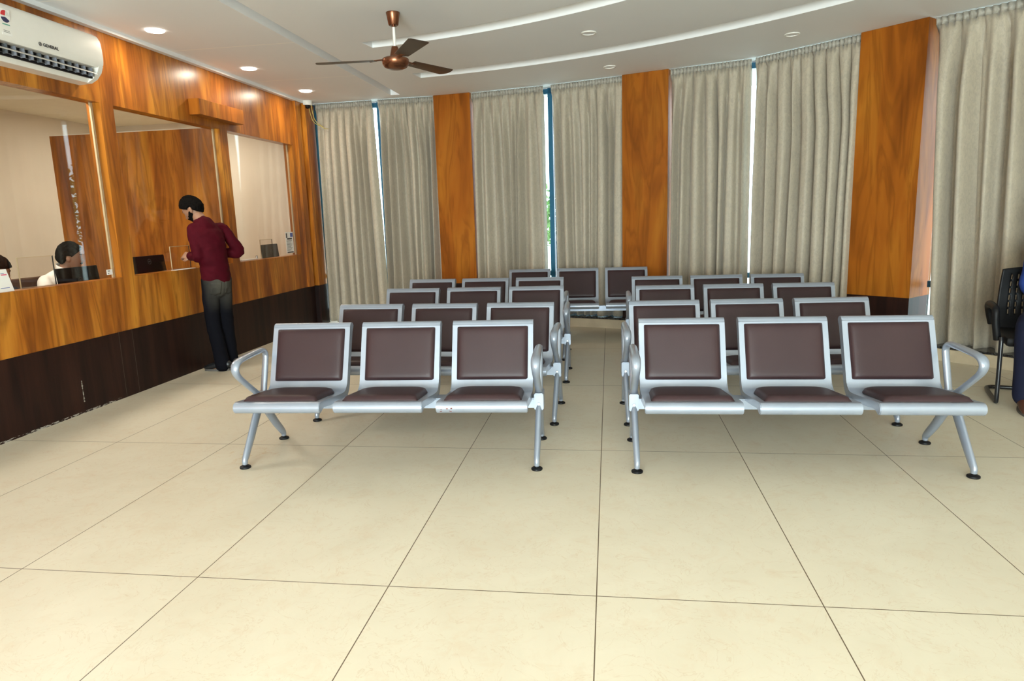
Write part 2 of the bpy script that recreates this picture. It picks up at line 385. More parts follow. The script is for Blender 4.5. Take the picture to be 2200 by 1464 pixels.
# ceiling slab with recessed light troughs cut in
bm = bmesh.new(); box(bm, WX-0.15, 5.5, -5.6, 9.75, H, H+0.16); ceil = obj('ceiling', bm, M_CEIL, smooth=False); struct(ceil)
cut = bmesh.new(); box(cut, -2.785, -2.662, -5.0, 8.92, H-0.05, H+0.075)
def trough(r0_, r1_, a0, a1, n=64): extrude_poly(cut, arc(r1_, a0, a1, n) + arc(r0_, a1, a0, n), H-0.05, H+0.075)
trough(5.78, 6.00, 0, 81.4); trough(7.20, 7.452, 8, 82.6)
co = obj('trough_cutter', cut, M_CEIL, smooth=False)
md = ceil.modifiers.new('b', 'BOOLEAN'); md.operation = 'DIFFERENCE'; md.object = co; md.solver = 'EXACT'
bpy.context.view_layer.update(); me = evaluated(ceil); ceil.modifiers.clear(); ceil.data = me; bpy.data.objects.remove(co)
# counter wall: header, posts and counter front in one honey laminate face
TH = 0.12
bm = bmesh.new()
def wbox(y0, y1, z0, z1, x0=WX-TH, x1=WX): box(bm, x0, x1, y0, y1, z0, z1)
wbox(-5.5, 9.25, 2.405, 2.965); wbox(-5.5, 9.25, 0.555, 1.0)
wbox(-5.5, 2.9, 1.0, 2.405); wbox(5.20, 5.356, 1.0, 2.405); wbox(6.93, 7.072, 1.0, 2.405); wbox(8.612, 9.25, 1.0, 2.405)
wl = struct(obj('wall_left', bm, M_WOOD, smooth=False))
bm = bmesh.new(); box(bm, WX, WX+0.035, 8.72, 8.86, 0.555, 2.965); box(bm, WX, WX+0.075, 8.93, 9.20, 0.555, 2.965)
struct(obj('trim_1', bm, M_WOOD, smooth=False))
bm = bmesh.new(); box(bm, WX-TH, WX+0.004, -5.5, 9.25, 0.0, 0.555); box(bm, WX, WX+0.075, 8.93, 9.20, 0.0, 0.555)
struct(obj('baseboard_left', bm, M_WENGE, smooth=False))
bm = bmesh.new(); box(bm, WX-0.02, WX+0.055, -5.5, 9.18, 2.965, 3.0)
struct(obj('trim_2', bm, M_CORNICE, smooth=False))
# office behind the counter
bm = bmesh.new(); box(bm, -7.3, -7.2, -5.5, 9.6, 0, 3.0); box(bm, -7.2, WX-TH, 9.3, 9.4, 0, 3.0); box(bm, -7.2, WX-TH, 1.5, 1.6, 0, 3.0)
struct(obj('wall_inner', bm, M_CREAM, smooth=False))
bm = bmesh.new(); box(bm, -7.3, WX-TH, 1.5, 9.5, 2.86, 2.95); struct(obj('trim_3', bm, M_OFFCEIL, smooth=False))
# rear and right walls, out of the frame
bm = bmesh.new(); box(bm, WX, -3.0, -5.5, -5.38, 0, 3); box(bm, 1.9, 5.4, -5.5, -5.38, 0, 3); box(bm, -3.0, 1.9, -5.5, -5.38, 2.75, 3)
struct(obj('wall_rear', bm, M_CREAM, smooth=False))
bm = bmesh.new(); box(bm, 5.2, 5.35, -5.5, 2.6, 0, 3); struct(obj('wall_right', bm, M_CREAM, smooth=False))
d = thing('door_added_1', 'added glazed entrance behind the camera, unseen, for the fill light', 'door'); struct(d)  # invented entrance, built to go with the frontal fill
bm = bmesh.new()
for x in (-3.0, -1.4, 0.2, 1.82): box(bm, x, x+0.07, -5.47, -5.4, 0, 2.75)
box(bm, -3.0, 1.89, -5.47, -5.4, 2.68, 2.75); box(bm, -3.0, 1.89, -5.47, -5.4, 0, 0.08); obj('door_frame', bm, M_TEAL, d, smooth=False)
bxobj('door_glass', -2.95, 1.85, -5.44, -5.432, 0.08, 2.68, M_WGLASS, d)
# office windows: panes, beads
for i, (y0, y1) in enumerate(((2.9, 5.20), (5.356, 6.93), (7.072, 8.612))):
    w = thing('window_%d' % (i+1), 'clear counter glass', 'window'); struct(w)
    bxobj('pane', WX-0.062, WX-0.055, y0+0.002, y1-0.002, 1.002, 2.402, M_GLASS, w)
    bm = bmesh.new(); box(bm, WX-0.078, WX-0.063, y1-0.024, y1-0.001, 1.001, 2.404)
    obj('glazing_bead', bm, M_BEAD, w, smooth=False)
# kerb under the curtains with granite top
bm = bmesh.new(); extrude_poly(bm, arc(8.44, 5, 89.4, 60) + arc(8.80, 89.4, 5, 60), 0.0, 0.108); struct(obj('baseboard_window', bm, M_KERB, angle=30))
bm = bmesh.new(); extrude_poly(bm, arc(8.455, 5, 89.4, 60) + arc(8.82, 89.4, 5, 60), 0.108, 0.128); struct(obj('trim_4', bm, M_GRANITE, angle=30))

# window bays: measured plan points
BAYS = [[(-4.045, 9.262), (-3.09, 9.182), (-2.263, 9.15)], [(-1.70, 9.098), (-0.75, 8.872), (0.179, 8.55)],
        [(0.76, 8.336), (1.57, 8.02), (2.399, 7.24)], [(2.87, 6.79), (3.3, 6.44), (4.0, 5.62)], [(4.2, 5.3), (4.75, 4.2), (5.15, 2.65)]]
def off(p, q_, s):
    d = (Vector(q_) - Vector(p)); n = Vector((-d.y, d.x)).normalized()      # outward for left-to-right order
    return n*s
for bi, pts in enumerate(BAYS):
    w = thing('window_%d' % (bi+4), 'tall teal framed window behind the curtains', 'window'); struct(w)
    fr = bmesh.new(); gl = bmesh.new()
    P3 = [Vector(p) for p in pts]
    segs = []
    for a_, b_ in zip(P3, P3[1:]):
        o_ = off(a_, b_, 0.20); segs.append((a_+o_, b_+o_))
    def bar(bm_, a_, b_, z0, z1, th=0.05):
        n_ = off(a_, b_, th/2); extrude_poly(bm_, [tuple(a_-n_), tuple(b_-n_), tuple(b_+n_), tuple(a_+n_)], z0, z1)
    if bi == 0: segs[0] = (Vector((-4.06, 9.33)), segs[0][1])
    for si, (a_, b_) in enumerate(segs):
        dd = (b_-a_).normalized()
        if not ((bi == 2 and si == 1) or (bi == 3 and si == 0)): bar(fr, a_, a_+dd*(0.085 if (bi == 0 and si == 0) else 0.06), 0.128, 2.995)
        if not (bi == 2 and si == 0): bar(fr, b_-dd*0.06, b_, 0.128, 2.995)
        for z in (0.128, 0.62, 2.93): bar(fr, a_, b_, z, z+0.06)
        bar(gl, a_, b_, 0.15, 2.96, 0.006)
    obj('window_frame', fr, M_TEAL, w, smooth=False); obj('pane', gl, M_WGLASS, w, smooth=False)
# thin parapet/head closing gaps above and below the windows
bm = bmesh.new(); extrude_poly(bm, arc(8.90, 4, 97, 60) + arc(9.10, 97, 4, 60), -0.06, 0.128); struct(obj('wall_window', bm, M_KERB, smooth=False))

# pillars clad in laminate
PIL = [((-2.263, 9.183), (-1.764, 9.108), 0.17, 'leftmost wood clad pillar, narrow, between the two left window bays', 0.42),
       ((0.183, 8.574), (0.701, 8.385), 0.17, 'middle wood clad pillar behind the empty rear bench', 0.42),
       ((2.402, 7.243), (2.818, 6.822), 0.14, 'wide reddish wood pillar at the right with dark base', 0.42)]
for a_, b_, _, lab, dp in PIL:
    p = thing('pillar', lab, 'pillar', group='wood clad pillars')
    A_, B_ = Vector(a_), Vector(b_); n_ = off(A_, B_, 1.0)
    A_ = A_ - n_*0.07; B_ = B_ - n_*0.07
    poly = [tuple(A_), tuple(B_), tuple(B_+n_*dp), tuple(A_+n_*dp)]
    bm = bmesh.new(); extrude_poly(bm, poly, 0.535, 2.998); obj('cladding', bm, M_PILLAR, p, smooth=False)
    c2 = (A_+B_)/2
    poly2 = [tuple(c2+(Vector(q_)-c2)*0.995) for q_ in poly]
    bm = bmesh.new(); extrude_poly(bm, poly2, 0.0, 0.535); obj('base', bm, M_WENGE, p, smooth=False)

# ------------------------------------------------------------------ curtains
def curtain(name, pts, label, zt=2.993, zb=0.14, npl=9, seed=1, amp=0.055, bot0=0.0, bot1=0.0, push=0.0, knots=None, flare=1.0, parts=True):
    """pts: plan polyline of the heading, left to right; bot0/bot1 move the lower corners along the line (m, + = wider)"""
    rnd = random.Random(seed)
    P = [Vector(p) for p in pts]; L = [0.0]
    for a_, b_ in zip(P, P[1:]): L.append(L[-1] + (b_-a_).length)
    tot = L[-1]
    def at(s):
        s = s*tot
        for i in range(len(P)-1):
            if s <= L[i+1] or i == len(P)-2:
                k = (s-L[i])/(L[i+1]-L[i]); return P[i].lerp(P[i+1], k)
    nrm = off(P[0], P[-1], 1.0); tan = (P[-1]-P[0]).normalized()
    per = 12; nc = npl*per; nr = 44
    wd = [rnd.uniform(0.65, 1.45) for _ in range(npl)]; sw = sum(wd); cum = [0]
    for w_ in wd: cum.append(cum[-1]+w_/sw)
    am = [rnd.uniform(0.6, 1.4) for _ in range(npl)]; dr = [rnd.uniform(-0.5, 0.5)/npl for _ in range(npl+1)]; dr[0] = dr[-1] = 0
    sk = [rnd.choice((-1, 1))*rnd.uniform(0.12, 0.30) for _ in range(npl)]
    bm = bmesh.new(); grid = []
    for j in range(nr+1):
        v_ = j/nr; v_ = v_**1.15 if v_ < 0.5 else v_
        z = zt + (zb-zt)*(j/nr)
        d_ = zt - z; depth = d_/(zt-zb)
        row = []
        for i in range(nc+1):
            fi = min(i//per, npl-1); f_ = (i - fi*per)/per
            top_s = (fi + f_)/npl
            lo_c = [cum[k] + dr[k]*depth for k in range(npl+1)]
            low_s = lo_c[fi] + (lo_c[fi+1]-lo_c[fi])*f_
            k = min(1.0, d_/0.9); k = k*k*(3-2*k)
            s = top_s*(1-k) + low_s*k
            p = at(min(1, max(0, s)))
            p = p + tan*(bot1*s - bot0*(1-s))*depth
            # fold profile
            ph = f_ + sk[fi]*math.sin(2*PI*f_)*0.5
            full = 1 - 2*abs(math.cos(PI*ph))**2.6       # narrow valley at the pleat pinch, broad bulge between
            g = min(1, max(0, (d_-0.085)/0.5))
            a_ = amp*(0.55 + 0.45*g + 0.35*depth*flare)*am[fi]
            o_ = a_*full
            if d_ < 0.085: o_ = amp*0.22*math.sin(i*1.7+seed) + amp*0.25*noise.noise((i*0.35, d_*30, seed))
            elif d_ < 0.42:
                q_ = 1-(d_-0.085)/0.335; edge = min(f_, 1-f_)
                o_ = o_*(1-q_*0.75) + 0.008*q_ - 0.048*q_*max(0.0, 1-edge/0.15)      # pinch slit under the heading
            o_ += 0.010*noise.noise((s*7, z*1.3, seed*3.1))*min(1, d_*2)
            if depth > 0.88: o_ += 0.02*noise.noise((s*16, z*5, seed))*((depth-0.88)/0.12)
            q2 = p - nrm*(o_ + 0.028 + push*depth)
            zz = z + (0.012*noise.noise((s*9, 0, seed)) if j == nr else 0)
            row.append(bm.verts.new((q2.x, q2.y, zz)))
        grid.append(row)
    hj = max(1, round(0.085/(zt-zb)*nr)); head = bmesh.new(); hv = {}
    for j in range(nr):
        for i in range(nc):
            q4 = (grid[j][i], grid[j][i+1], grid[j+1][i+1], grid[j+1][i])
            if j >= hj: bm.faces.new(q4)
            else: head.faces.new([hv.setdefault(v_.index if False else id(v_), None) or hv.__setitem__(id(v_), head.verts.new(v_.co)) or hv[id(v_)] for v_ in q4])
    for v_ in [v_ for v_ in bm.verts if not v_.link_faces]: bm.verts.remove(v_)
    o = obj(name, bm, M_CURTAIN, angle=80)
    md = o.modifiers.new('thick', 'SOLIDIFY'); md.thickness = 0.004; md.offset = 0
    hd = obj('heading_tape', head, M_HEADING, o, angle=80)
    md = hd.modifiers.new('thick', 'SOLIDIFY'); md.thickness = 0.005; md.offset = 0
    return tag(o, label, 'curtain', 'window curtains')
def seg(pts, a0, a1):
    """piece of a polyline between fractions"""
    P = [Vector(p) for p in pts]; L = [0.0]
    for a_, b_ in zip(P, P[1:]): L.append(L[-1] + (b_-a_).length)
    def at(s):
        s *= L[-1]
        for i in range(len(P)-1):
            if s <= L[i+1] or i == len(P)-2: return tuple(P[i].lerp(P[i+1], (s-L[i])/(L[i+1]-L[i])))
    return [at(a0 + (a1-a0)*i/8) for i in range(9)]
curtain('curtain', seg([(-3.955, 9.250), (-3.128, 9.187)], 0, 1), 'leftmost taupe curtain, next to the wooden counter wall', zb=0.025, npl=8, seed=3, bot0=-0.0, bot1=0.10, push=0.10, amp=0.050)
curtain('curtain', seg([(-3.047, 9.180), (-2.27, 9.165)], 0, 1), 'taupe curtain just left of the leftmost wood pillar', zb=0.13, npl=8, seed=5, bot0=0.0, bot1=-0.02, push=0.03)
curtain('curtain', seg([(-1.750, 9.100), (-0.80, 8.885)], 0, 1), 'taupe curtain just right of the leftmost wood pillar', npl=8, seed=8, bot0=-0.0, bot1=0.0, amp=0.050)
curtain('curtain', seg([(-0.70, 8.856), (0.185, 8.56)], 0, 1), 'taupe curtain just left of the middle wood pillar', npl=8, seed=11, bot0=-0.02, amp=0.050)
curtain('curtain', seg([(0.713, 8.350), (1.535, 8.055)], 0, 1), 'taupe curtain just right of the middle wood pillar', npl=7, seed=14, bot0=0.0, bot1=0.02, amp=0.055)
curtain('curtain', seg([(1.578, 8.02), (2.41, 7.235)], 0, 1), 'wide taupe curtain just left of the right wood pillar', npl=9, seed=17, bot0=0.03, bot1=0.0, amp=0.058)
curtain('curtain', seg([(2.862, 6.818), (3.3, 6.44), (4.17, 5.42)], 0, 1), 'taupe curtain at the right edge, behind the black chair', zb=0.10, npl=11, seed=21, bot0=-0.15, bot1=0.0, amp=0.070, push=0.02)
curtain('curtain', seg([(4.19, 5.36), (4.75, 4.2), (5.15, 2.75)], 0, 1), 'taupe curtain beyond the right edge of the view', npl=16, seed=23, amp=0.035)

# ------------------------------------------------------------------ benches
W2, PITCH_S, MODW = 0.819, 0.572, 0.494
def shell_outline():
    c = (-0.372, 0.3935); r = 0.0315; out = []
    for i in range(11):
        a = math.radians(-95 - 17.5*i); out.append((c[0] + r*math.cos(a), c[1] + r*math.sin(a)))
    up = cr([(0, -0.365, 0.4245), (0, -0.2, 0.405), (0, -0.03, 0.384), (0, 0.035, 0.388), (0, 0.068, 0.415), (0, 0.10, 0.495), (0, 0.190, 0.730), (0, 0.199, 0.752), (0, 0.211, 0.768), (0, 0.229, 0.775), (0, 0.247, 0.771), (0, 0.260, 0.759), (0, 0.265, 0.746)], 4)
    lo = cr([(0, 0.260, 0.735), (0, 0.238, 0.712), (0, 0.143, 0.478), (0, 0.110, 0.392), (0, 0.062, 0.347), (0, 0.0, 0.341), (0, -0.2, 0.363), (0, -0.335, 0.385)], 4)
    return out + [(v.y, v.z) for v in up] + [(v.y, v.z) for v in lo]
def pad(bm, hw, p0, p1, th, nu=26, nv=26, rear_round=0.0, taper=0.0, e0=70.0, x0=0.0):
    """cushion on the plane running from p0 to p1 (y, z); pillow top, flat underside"""
    a = Vector((0, p0[0], p0[1])); b = Vector((0, p1[0], p1[1])); d = b-a; n = Vector((1, 0, 0)).cross(d).normalized()
    def sq(u, v, e=9.0):
        m = max(abs(u), abs(v)); 
        if m < 1e-6: return u, v
        k = m/((abs(u)**e + abs(v)**e)**(1/e)); return u*k, v*k
    top = []; bot = []
    for j in range(nv+1):
        rt = []; rb = []
        for i in range(nu+1):
            u = -1 + 2*i/nu; v = -1 + 2*j/nv
            u = math.copysign(abs(u)**0.72, u); v = math.copysign(abs(v)**0.72, v)
            e = e0 if not (rear_round and v > 0) else e0 - (e0-9.0+rear_round)*min(1, v*1.6)
            U, V = sq(u, v, e)
            h = th*(max(0, 1-abs(u)**12)**0.5)*(max(0, 1-abs(v)**12)**0.5)
            base = a + d*((V+1)/2) + Vector((x0 + U*hw*(1 - taper*(V+1)/2), 0, 0))
            rt.append(bm.verts.new(base + n*(h + 0.001))); rb.append(bm.verts.new(base - n*0.002))
        top.append(rt); bot.append(rb)
    for j in range(nv):
        for i in range(nu):
            bm.faces.new((top[j][i], top[j][i+1], top[j+1][i+1], top[j+1][i])); bm.faces.new((bot[j][i], bot[j+1][i], bot[j+1][i+1], bot[j][i+1]))
    rim_t = top[0] + [r[-1] for r in top[1:]] + top[-1][-2::-1] + [r[0] for r in top[-2:0:-1]]
    rim_b = bot[0] + [r[-1] for r in bot[1:]] + bot[-1][-2::-1] + [r[0] for r in bot[-2:0:-1]]
    m = len(rim_t)
    for k in range(m): bm.faces.new((rim_t[k], rim_b[k], rim_b[(k+1) % m], rim_t[(k+1) % m]))
def make_bench(label, loc, rot):
    b = thing('waiting_bench', label, 'bench', (*loc, 0), rot, 'waiting benches')
    ol = shell_outline()
    for k in (-1, 0, 1):
        x = k*PITCH_S; bm = bmesh.new()
        A = [bm.verts.new((x-MODW/2, y, z)) for y, z in ol]; B = [bm.verts.new((x+MODW/2, y, z)) for y, z in ol]; n = len(ol)
        bm.faces.new(A); bm.faces.new(B)
        for i in range(n): bm.faces.new((A[i], A[(i+1) % n], B[(i+1) % n], B[i]))
        rim = [e for e in bm.edges if abs(e.verts[0].co.x - e.verts[1].co.x) < 1e-6]
        bmesh.ops.bevel(bm, geom=rim, offset=0.0035, segments=2, affect='EDGES')
        sh = obj('seat_shell', bm, M_SILVER, b, angle=55)
        bm = bmesh.new(); pad(bm, 0.213, (-0.345, 0.4225), (0.030, 0.3835), 0.030, rear_round=3.5, taper=0.06, x0=x); obj('seat_cushion', bm, M_LEATHER, b, angle=60)
        bm = bmesh.new(); pad(bm, 0.217, (0.080, 0.434), (0.1945, 0.742), 0.024, x0=x); obj('back_cushion', bm, M_LEATHER, b, angle=60)
    bm = bmesh.new(); box(bm, -0.875, 0.875, -0.045, 0.055, 0.292, 0.352); bmesh.ops.bevel(bm, geom=bm.edges[:], offset=0.006, segments=2, affect='EDGES')
    obj('beam', bm, M_SILVER, b)
    for s in (-1, 1):
        bm = bmesh.new(); box(bm, *(sorted((s*0.832, s*0.886))), -0.062, 0.075, 0.284, 0.384); bmesh.ops.bevel(bm, geom=bm.edges[:], offset=0.005, segments=2, affect='EDGES')
        br = obj('bracket', bm, M_SILVER, b)
        bm = bmesh.new(); lathe(bm, [(0.001, -0.066), (0.008, -0.066), (0.010, -0.062), (0.010, -0.058)], 14, (s*0.859, 0, 0.322), axis=1); obj('rivet', bm, M_CHROME, br)
        # armrest loop
        P = cr([(s*0.859, 0.0, 0.37), (s*0.859, -0.08, 0.425), (s*0.859, -0.19, 0.505), (s*0.859, -0.243, 0.55), (s*0.859, -0.258, 0.59), (s*0.859, -0.225, 0.62), (s*0.859, -0.13, 0.630), (s*0.859, 0.04, 0.634), (s*0.859, 0.10, 0.628), (s*0.859, 0.128, 0.600), (s*0.859, 0.120, 0.555), (s*0.859, 0.085, 0.45), (s*0.859, 0.055, 0.36)], 5)
        R = []
        for i in range(len(P)):
            k = i/(len(P)-1); wdt = 0.0195 + 0.007*math.exp(-((k-0.42)/0.17)**2); R.append((wdt, 0.016))
        bm = bmesh.new(); tube(bm, P, R, 12, ref=(1, 0, 0), flat=True); obj('armrest', bm, M_SILVER, b, angle=50)
        for f in (-1, 1):
            P = cr([(s*0.859, f*0.020 + 0.01, 0.320), (s*0.857, f*0.075 + 0.005, 0.255), (s*0.855, f*0.165, 0.150), (s*0.853, f*0.240, 0.072), (s*0.853, f*0.264, 0.046), (s*0.853, f*0.267, 0.022)], 5)
            R = []
            for i in range(len(P)):
                k = i/(len(P)-1); R.append((0.021 - 0.006*k, 0.039*(1-k) + 0.016*k))
            bm = bmesh.new(); tube(bm, P, R, 12, ref=(1, 0, 0), flat=True); lg = obj('leg', bm, M_SILVER, b, angle=50)
            bm = bmesh.new(); lathe(bm, [(0.001, 0.0), (0.030, 0.0), (0.032, 0.004), (0.031, 0.010), (0.024, 0.014), (0.013, 0.017), (0.011, 0.022), (0.011, 0.034), (0.001, 0.034)], 20, (s*0.853, f*0.267, 0)); obj('foot_pad', bm, M_BLACK, lg)
    return b
BENCHES = [((-1.271, 3.826), 0.043, 'front left silver bench with brown cushions, nearest the camera beside the counter', 0),
           ((0.992, 3.869), 0.017, 'front right silver bench with brown cushions, nearest the black office chair', 0),
           ((-1.224, 4.714), -0.015, 'silver bench in second row of the left block, right behind the front left bench', 0),
           ((0.963, 4.743), 0.038, 'silver bench in second row of the right block, right behind the front right bench', 0),
           ((-1.224, 5.879), 0.012, 'silver bench third from the front in the left block', 0),
           ((1.046, 5.796), 0.007, 'silver bench third from the front in the right block', 0),
           ((-1.291, 6.81), -0.018, 'rearmost silver bench of the left block, fourth from the front', 0),
           ((1.040, 6.70), 0.005, 'rearmost silver bench of the right block, fourth from the front', 0),
           ((-0.373, 7.959), 0.021, 'farthest silver bench, alone by the curtains at the end of the aisle', 0)]
proto = None
for (x, y), r, lab, _ in BENCHES:
    if proto is None: proto = make_bench(lab, (x, y), r)
    else: copy_tree(proto, (x, y, 0), r, lab)
# chipped paint on the right lip of the front left bench
bm = bmesh.new(); rnd = random.Random(4)
for k in range(9):
    cx_ = 0.572 - 0.20 + rnd.uniform(-0.035, 0.045); a = math.radians(180 + rnd.uniform(-35, 12)); rr = 0.0316
    p = Vector((cx_, -0.372 + rr*math.cos(a), 0.3935 - rr*math.sin(a)*1.0)); s = rnd.uniform(0.0012, 0.0042)
    ellipsoid(bm, p, s*1.6, 0.0007, s, 8, 6)
obj('paint_chip', bm, M_CHIP, proto)

# ------------------------------------------------------------------ ceiling fan
FX, FY = -1.667, 5.518
fan = thing('ceiling_fan', 'antique copper ceiling fan with three blades on a white rod', 'fan', (FX, FY, H))
bm = bmesh.new(); lathe(bm, [(0.001, 0.0), (0.054, 0.0), (0.054, -0.008), (0.050, -0.024), (0.039, -0.090), (0.034, -0.096), (0.014, -0.096), (0.014, -0.108), (0.001, -0.108)], 32); obj('canopy', bm, M_COPPER, fan)
bm = bmesh.new(); lathe(bm, [(0.001, -0.10), (0.0115, -0.10), (0.0115, -0.28), (0.001, -0.28)], 16); obj('rod', bm, M_WHITE, fan)
bm = bmesh.new(); lathe(bm, [(0.001, -0.252), (0.024, -0.252), (0.027, -0.260), (0.044, -0.332), (0.044, -0.340), (0.001, -0.340)], 28); obj('motor_cover', bm, M_COPPER, fan)
bm = bmesh.new(); lathe(bm, [(0.001, -0.334), (0.074, -0.334), (0.096, -0.339), (0.106, -0.348), (0.107, -0.364), (0.103, -0.384), (0.088, -0.406), (0.06, -0.419), (0.03, -0.424), (0.001, -0.425)], 40); obj('motor', bm, M_COPPER, fan)
for ang in (183.0, 303.0, 63.0):
    bm = bmesh.new(); n = 14; top = []; bot = []
    ca, sa = math.cos(math.radians(ang)), math.sin(math.radians(ang))
    for i in range(n+1):
        k = i/n; r = 0.165 + 0.465*k; w = 0.056 + 0.022*k
        if i == n: w *= 0.80
        elif i == n-1: r += 0.018
        A_ = []; B_ = []
        for j in range(7):
            y_ = -w + 2*w*j/6; zz = -0.350 - 0.11*y_ - 0.004*(1-(y_/w)**2); r_ = r + (0.014*(1-(y_/w)**2) if i == n else 0)
            A_.append(bm.verts.new((r_*ca - y_*sa, r_*sa + y_*ca, zz + 0.0012))); B_.append(bm.verts.new((r_*ca - y_*sa, r_*sa + y_*ca, zz - 0.0012)))
        top.append(A_); bot.append(B_)
    for i in range(n):
        for j in range(6):
            bm.faces.new((top[i][j], top[i][j+1], top[i+1][j+1], top[i+1][j])); bm.faces.new((bot[i][j], bot[i+1][j], bot[i+1][j+1], bot[i][j+1]))
        for j in (0, 6): bm.faces.new((top[i][j], top[i+1][j], bot[i+1][j], bot[i][j]))
    for i in (0, n): bm.faces.new(top[i] + bot[i][::-1])
    bl = obj('blade', bm, M_BLADE, fan, angle=40)
    bm = bmesh.new(); tube(bm, [(0.09*ca, 0.09*sa, -0.346), (0.14*ca, 0.14*sa, -0.348), (0.21*ca, 0.21*sa, -0.354)], [(0.004, 0.026), (0.004, 0.022), (0.004, 0.03)], 10, flat=True); obj('blade_arm', bm, M_COPPER, bl)

# ------------------------------------------------------------------ downlights
def downlight(x, y, lit, label, r=0.062, group=None, z=H):
    group = group or ('lit downlights over the counter' if lit else 'unlit downlights in the ceiling')
    o = thing('downlight', label, 'ceiling light', (x, y, z), 0, group)
    bm = bmesh.new(); lathe(bm, [(r*1.18, 0.0), (r*1.18, -0.006), (r*1.10, -0.010), (r*0.98, -0.010), (r*0.96, -0.002), (r*0.96, 0.0)], 28); obj('trim_ring', bm, M_LAMP if lit else M_WHITE, o)
    bm = bmesh.new(); lathe(bm, [(0.001, -0.004), (r*0.97, -0.004), (r*0.97, 0.0), (0.001, 0.0)], 28); obj('lens', bm, M_LAMP if lit else M_LAMPOFF, o)
    if lit:
        area_light('lamp_light', (0, 0, -0.014), (0, 0, 0), 0.11, LP_SPOT, (1.0, 0.88, 0.70), 'DISK', parent=o)
    return o
for (x, y), lab in (((-3.689, 5.502), 'lit round downlight above the wall, nearest, right of the air conditioner'), ((-3.688, 7.0), 'lit round downlight in the ceiling above the wooden wall box'), ((-3.667, 8.311), 'lit round downlight farthest back, by the dome camera')):
    downlight(x, y, True, lab)
for (x, y), lab in (((-0.171, 6.52), 'unlit round downlight between the two curved ceiling grooves'), ((0.016, 8.007), 'unlit round downlight above the middle pillar, beyond the outer groove'), ((1.703, 7.073), 'unlit round downlight by the wide curtain at the right')):
    downlight(x, y, False, lab, 0.058)
for (x, y), lab in ((polar(5.87, 63.0), 'small unlit lamp inside the inner curved groove at the top of the view'), (polar(7.30, 48.7), 'small unlit lamp inside the outer curved groove, right, at the top edge'), (polar(7.28, 65.7), 'small unlit lamp inside the outer curved groove, near the middle'), ((-2.70, 6.0), 'small unlit lamp inside the straight groove, left of the fan'), ((-2.70, 7.425), 'small unlit lamp inside the straight groove, behind the fan')):
    downlight(x, y, False, lab, 0.040, z=H+0.075 if False else H+0.0749)
# added fill panels over the unseen part of the hall behind the camera
for i, (x, y) in enumerate(((-2.0, -1.6), (0.6, -1.6), (3.2, -1.6), (-2.0, 1.0), (0.6, 1.0), (3.2, 1.0))):
    o = thing('hall_fill_panel', 'added square white fill panel out of view above and behind the camera', 'ceiling light', (x, y, H), 0, 'added fill panels behind the camera')
    bxobj('panel_frame', -0.31, 0.31, -0.31, 0.31, -0.02, 0.0, M_WHITE, o, 0.004)
    bxobj('diffuser', -0.29, 0.29, -0.29, 0.29, -0.024, -0.0195, M_FILLPANEL, o)
    area_light('panel_fill_light', (0, 0, -0.03), (0, 0, 0), 0.56, LP_HALL_FILL, (1.0, 0.95, 0.87), 'SQUARE', parent=o)
o = thing('office_fill_panel', 'added square fill panel, unseen, in the office ceiling behind the counter glass', 'ceiling light', (-4.85, 4.75, 2.86))  # added lamp, out of view, to brighten the office and clerk
bxobj('panel_frame', -0.31, 0.31, -0.31, 0.31, -0.02, 0.0, M_WHITE, o, 0.004); bxobj('diffuser', -0.29, 0.29, -0.29, 0.29, -0.024, -0.0195, M_FILLPANEL, o)
area_light('panel_fill_light', (0, 0, -0.03), (0, 0, 0), 0.56, LP_OFFICE_FILL, (1.0, 0.95, 0.86), 'SQUARE', parent=o)
o = thing('office_fill_panel', 'second added fill panel, unseen, in the office, beyond the wooden partition', 'ceiling light', (-5.6, 8.2, 2.86))  # added lamp, out of view, to fill the office past the partition
bxobj('panel_frame', -0.31, 0.31, -0.31, 0.31, -0.02, 0.0, M_WHITE, o, 0.004); bxobj('diffuser', -0.29, 0.29, -0.29, 0.29, -0.024, -0.0195, M_FILLPANEL, o)
area_light('panel_fill_light', (0, 0, -0.03), (0, 0, 0), 0.56, LP_OFFICE_FILL*0.7, (1.0, 0.90, 0.74), 'SQUARE', parent=o)

# ------------------------------------------------------------------ air conditioner
ac = thing('air_conditioner', 'white wall air conditioner high on the wooden wall at the upper left', 'air conditioner', (WX, 5.02, 2.70))
AL = 0.98      # length towards the camera (-y)
prof = [(0.0, 0.155), (0.10, 0.168), (0.185, 0.150), (0.212, 0.125), (0.222, 0.02), (0.215, -0.055), (0.198, -0.100), (0.150, -0.160), (0.09, -0.192), (0.0, -0.198)]
def ac_slab(bm, y0, y1, pr):
    A_ = [bm.verts.new((x, y0, z)) for x, z in pr]; B_ = [bm.verts.new((x, y1, z)) for x, z in pr]; n = len(pr)
    bm.faces.new(A_); bm.faces.new(B_)
    for i in range(n): bm.faces.new((A_[i], A_[(i+1) % n], B_[(i+1) % n], B_[i]))
up = [(0.0, 0.160), (0.09, 0.168)] + [(v.x, v.z) for v in cr([(0.16, 0, 0.160), (0.205, 0, 0.128), (0.220, 0, 0.05), (0.222, 0, -0.03), (0.214, 0, -0.075)], 4)]
body = up + [(0.205, -0.088), (0.15, -0.088), (0.12, -0.165), (0.10, -0.192), (0.0, -0.198)]
bm = bmesh.new(); ac_slab(bm, -AL, 0.0, body); bmesh.ops.bevel(bm, geom=[e for e in bm.edges if abs(e.verts[0].co.y-e.verts[1].co.y) < 1e-6], offset=0.006, segments=2, affect='EDGES'); obj('casing', bm, M_WHITE, ac)
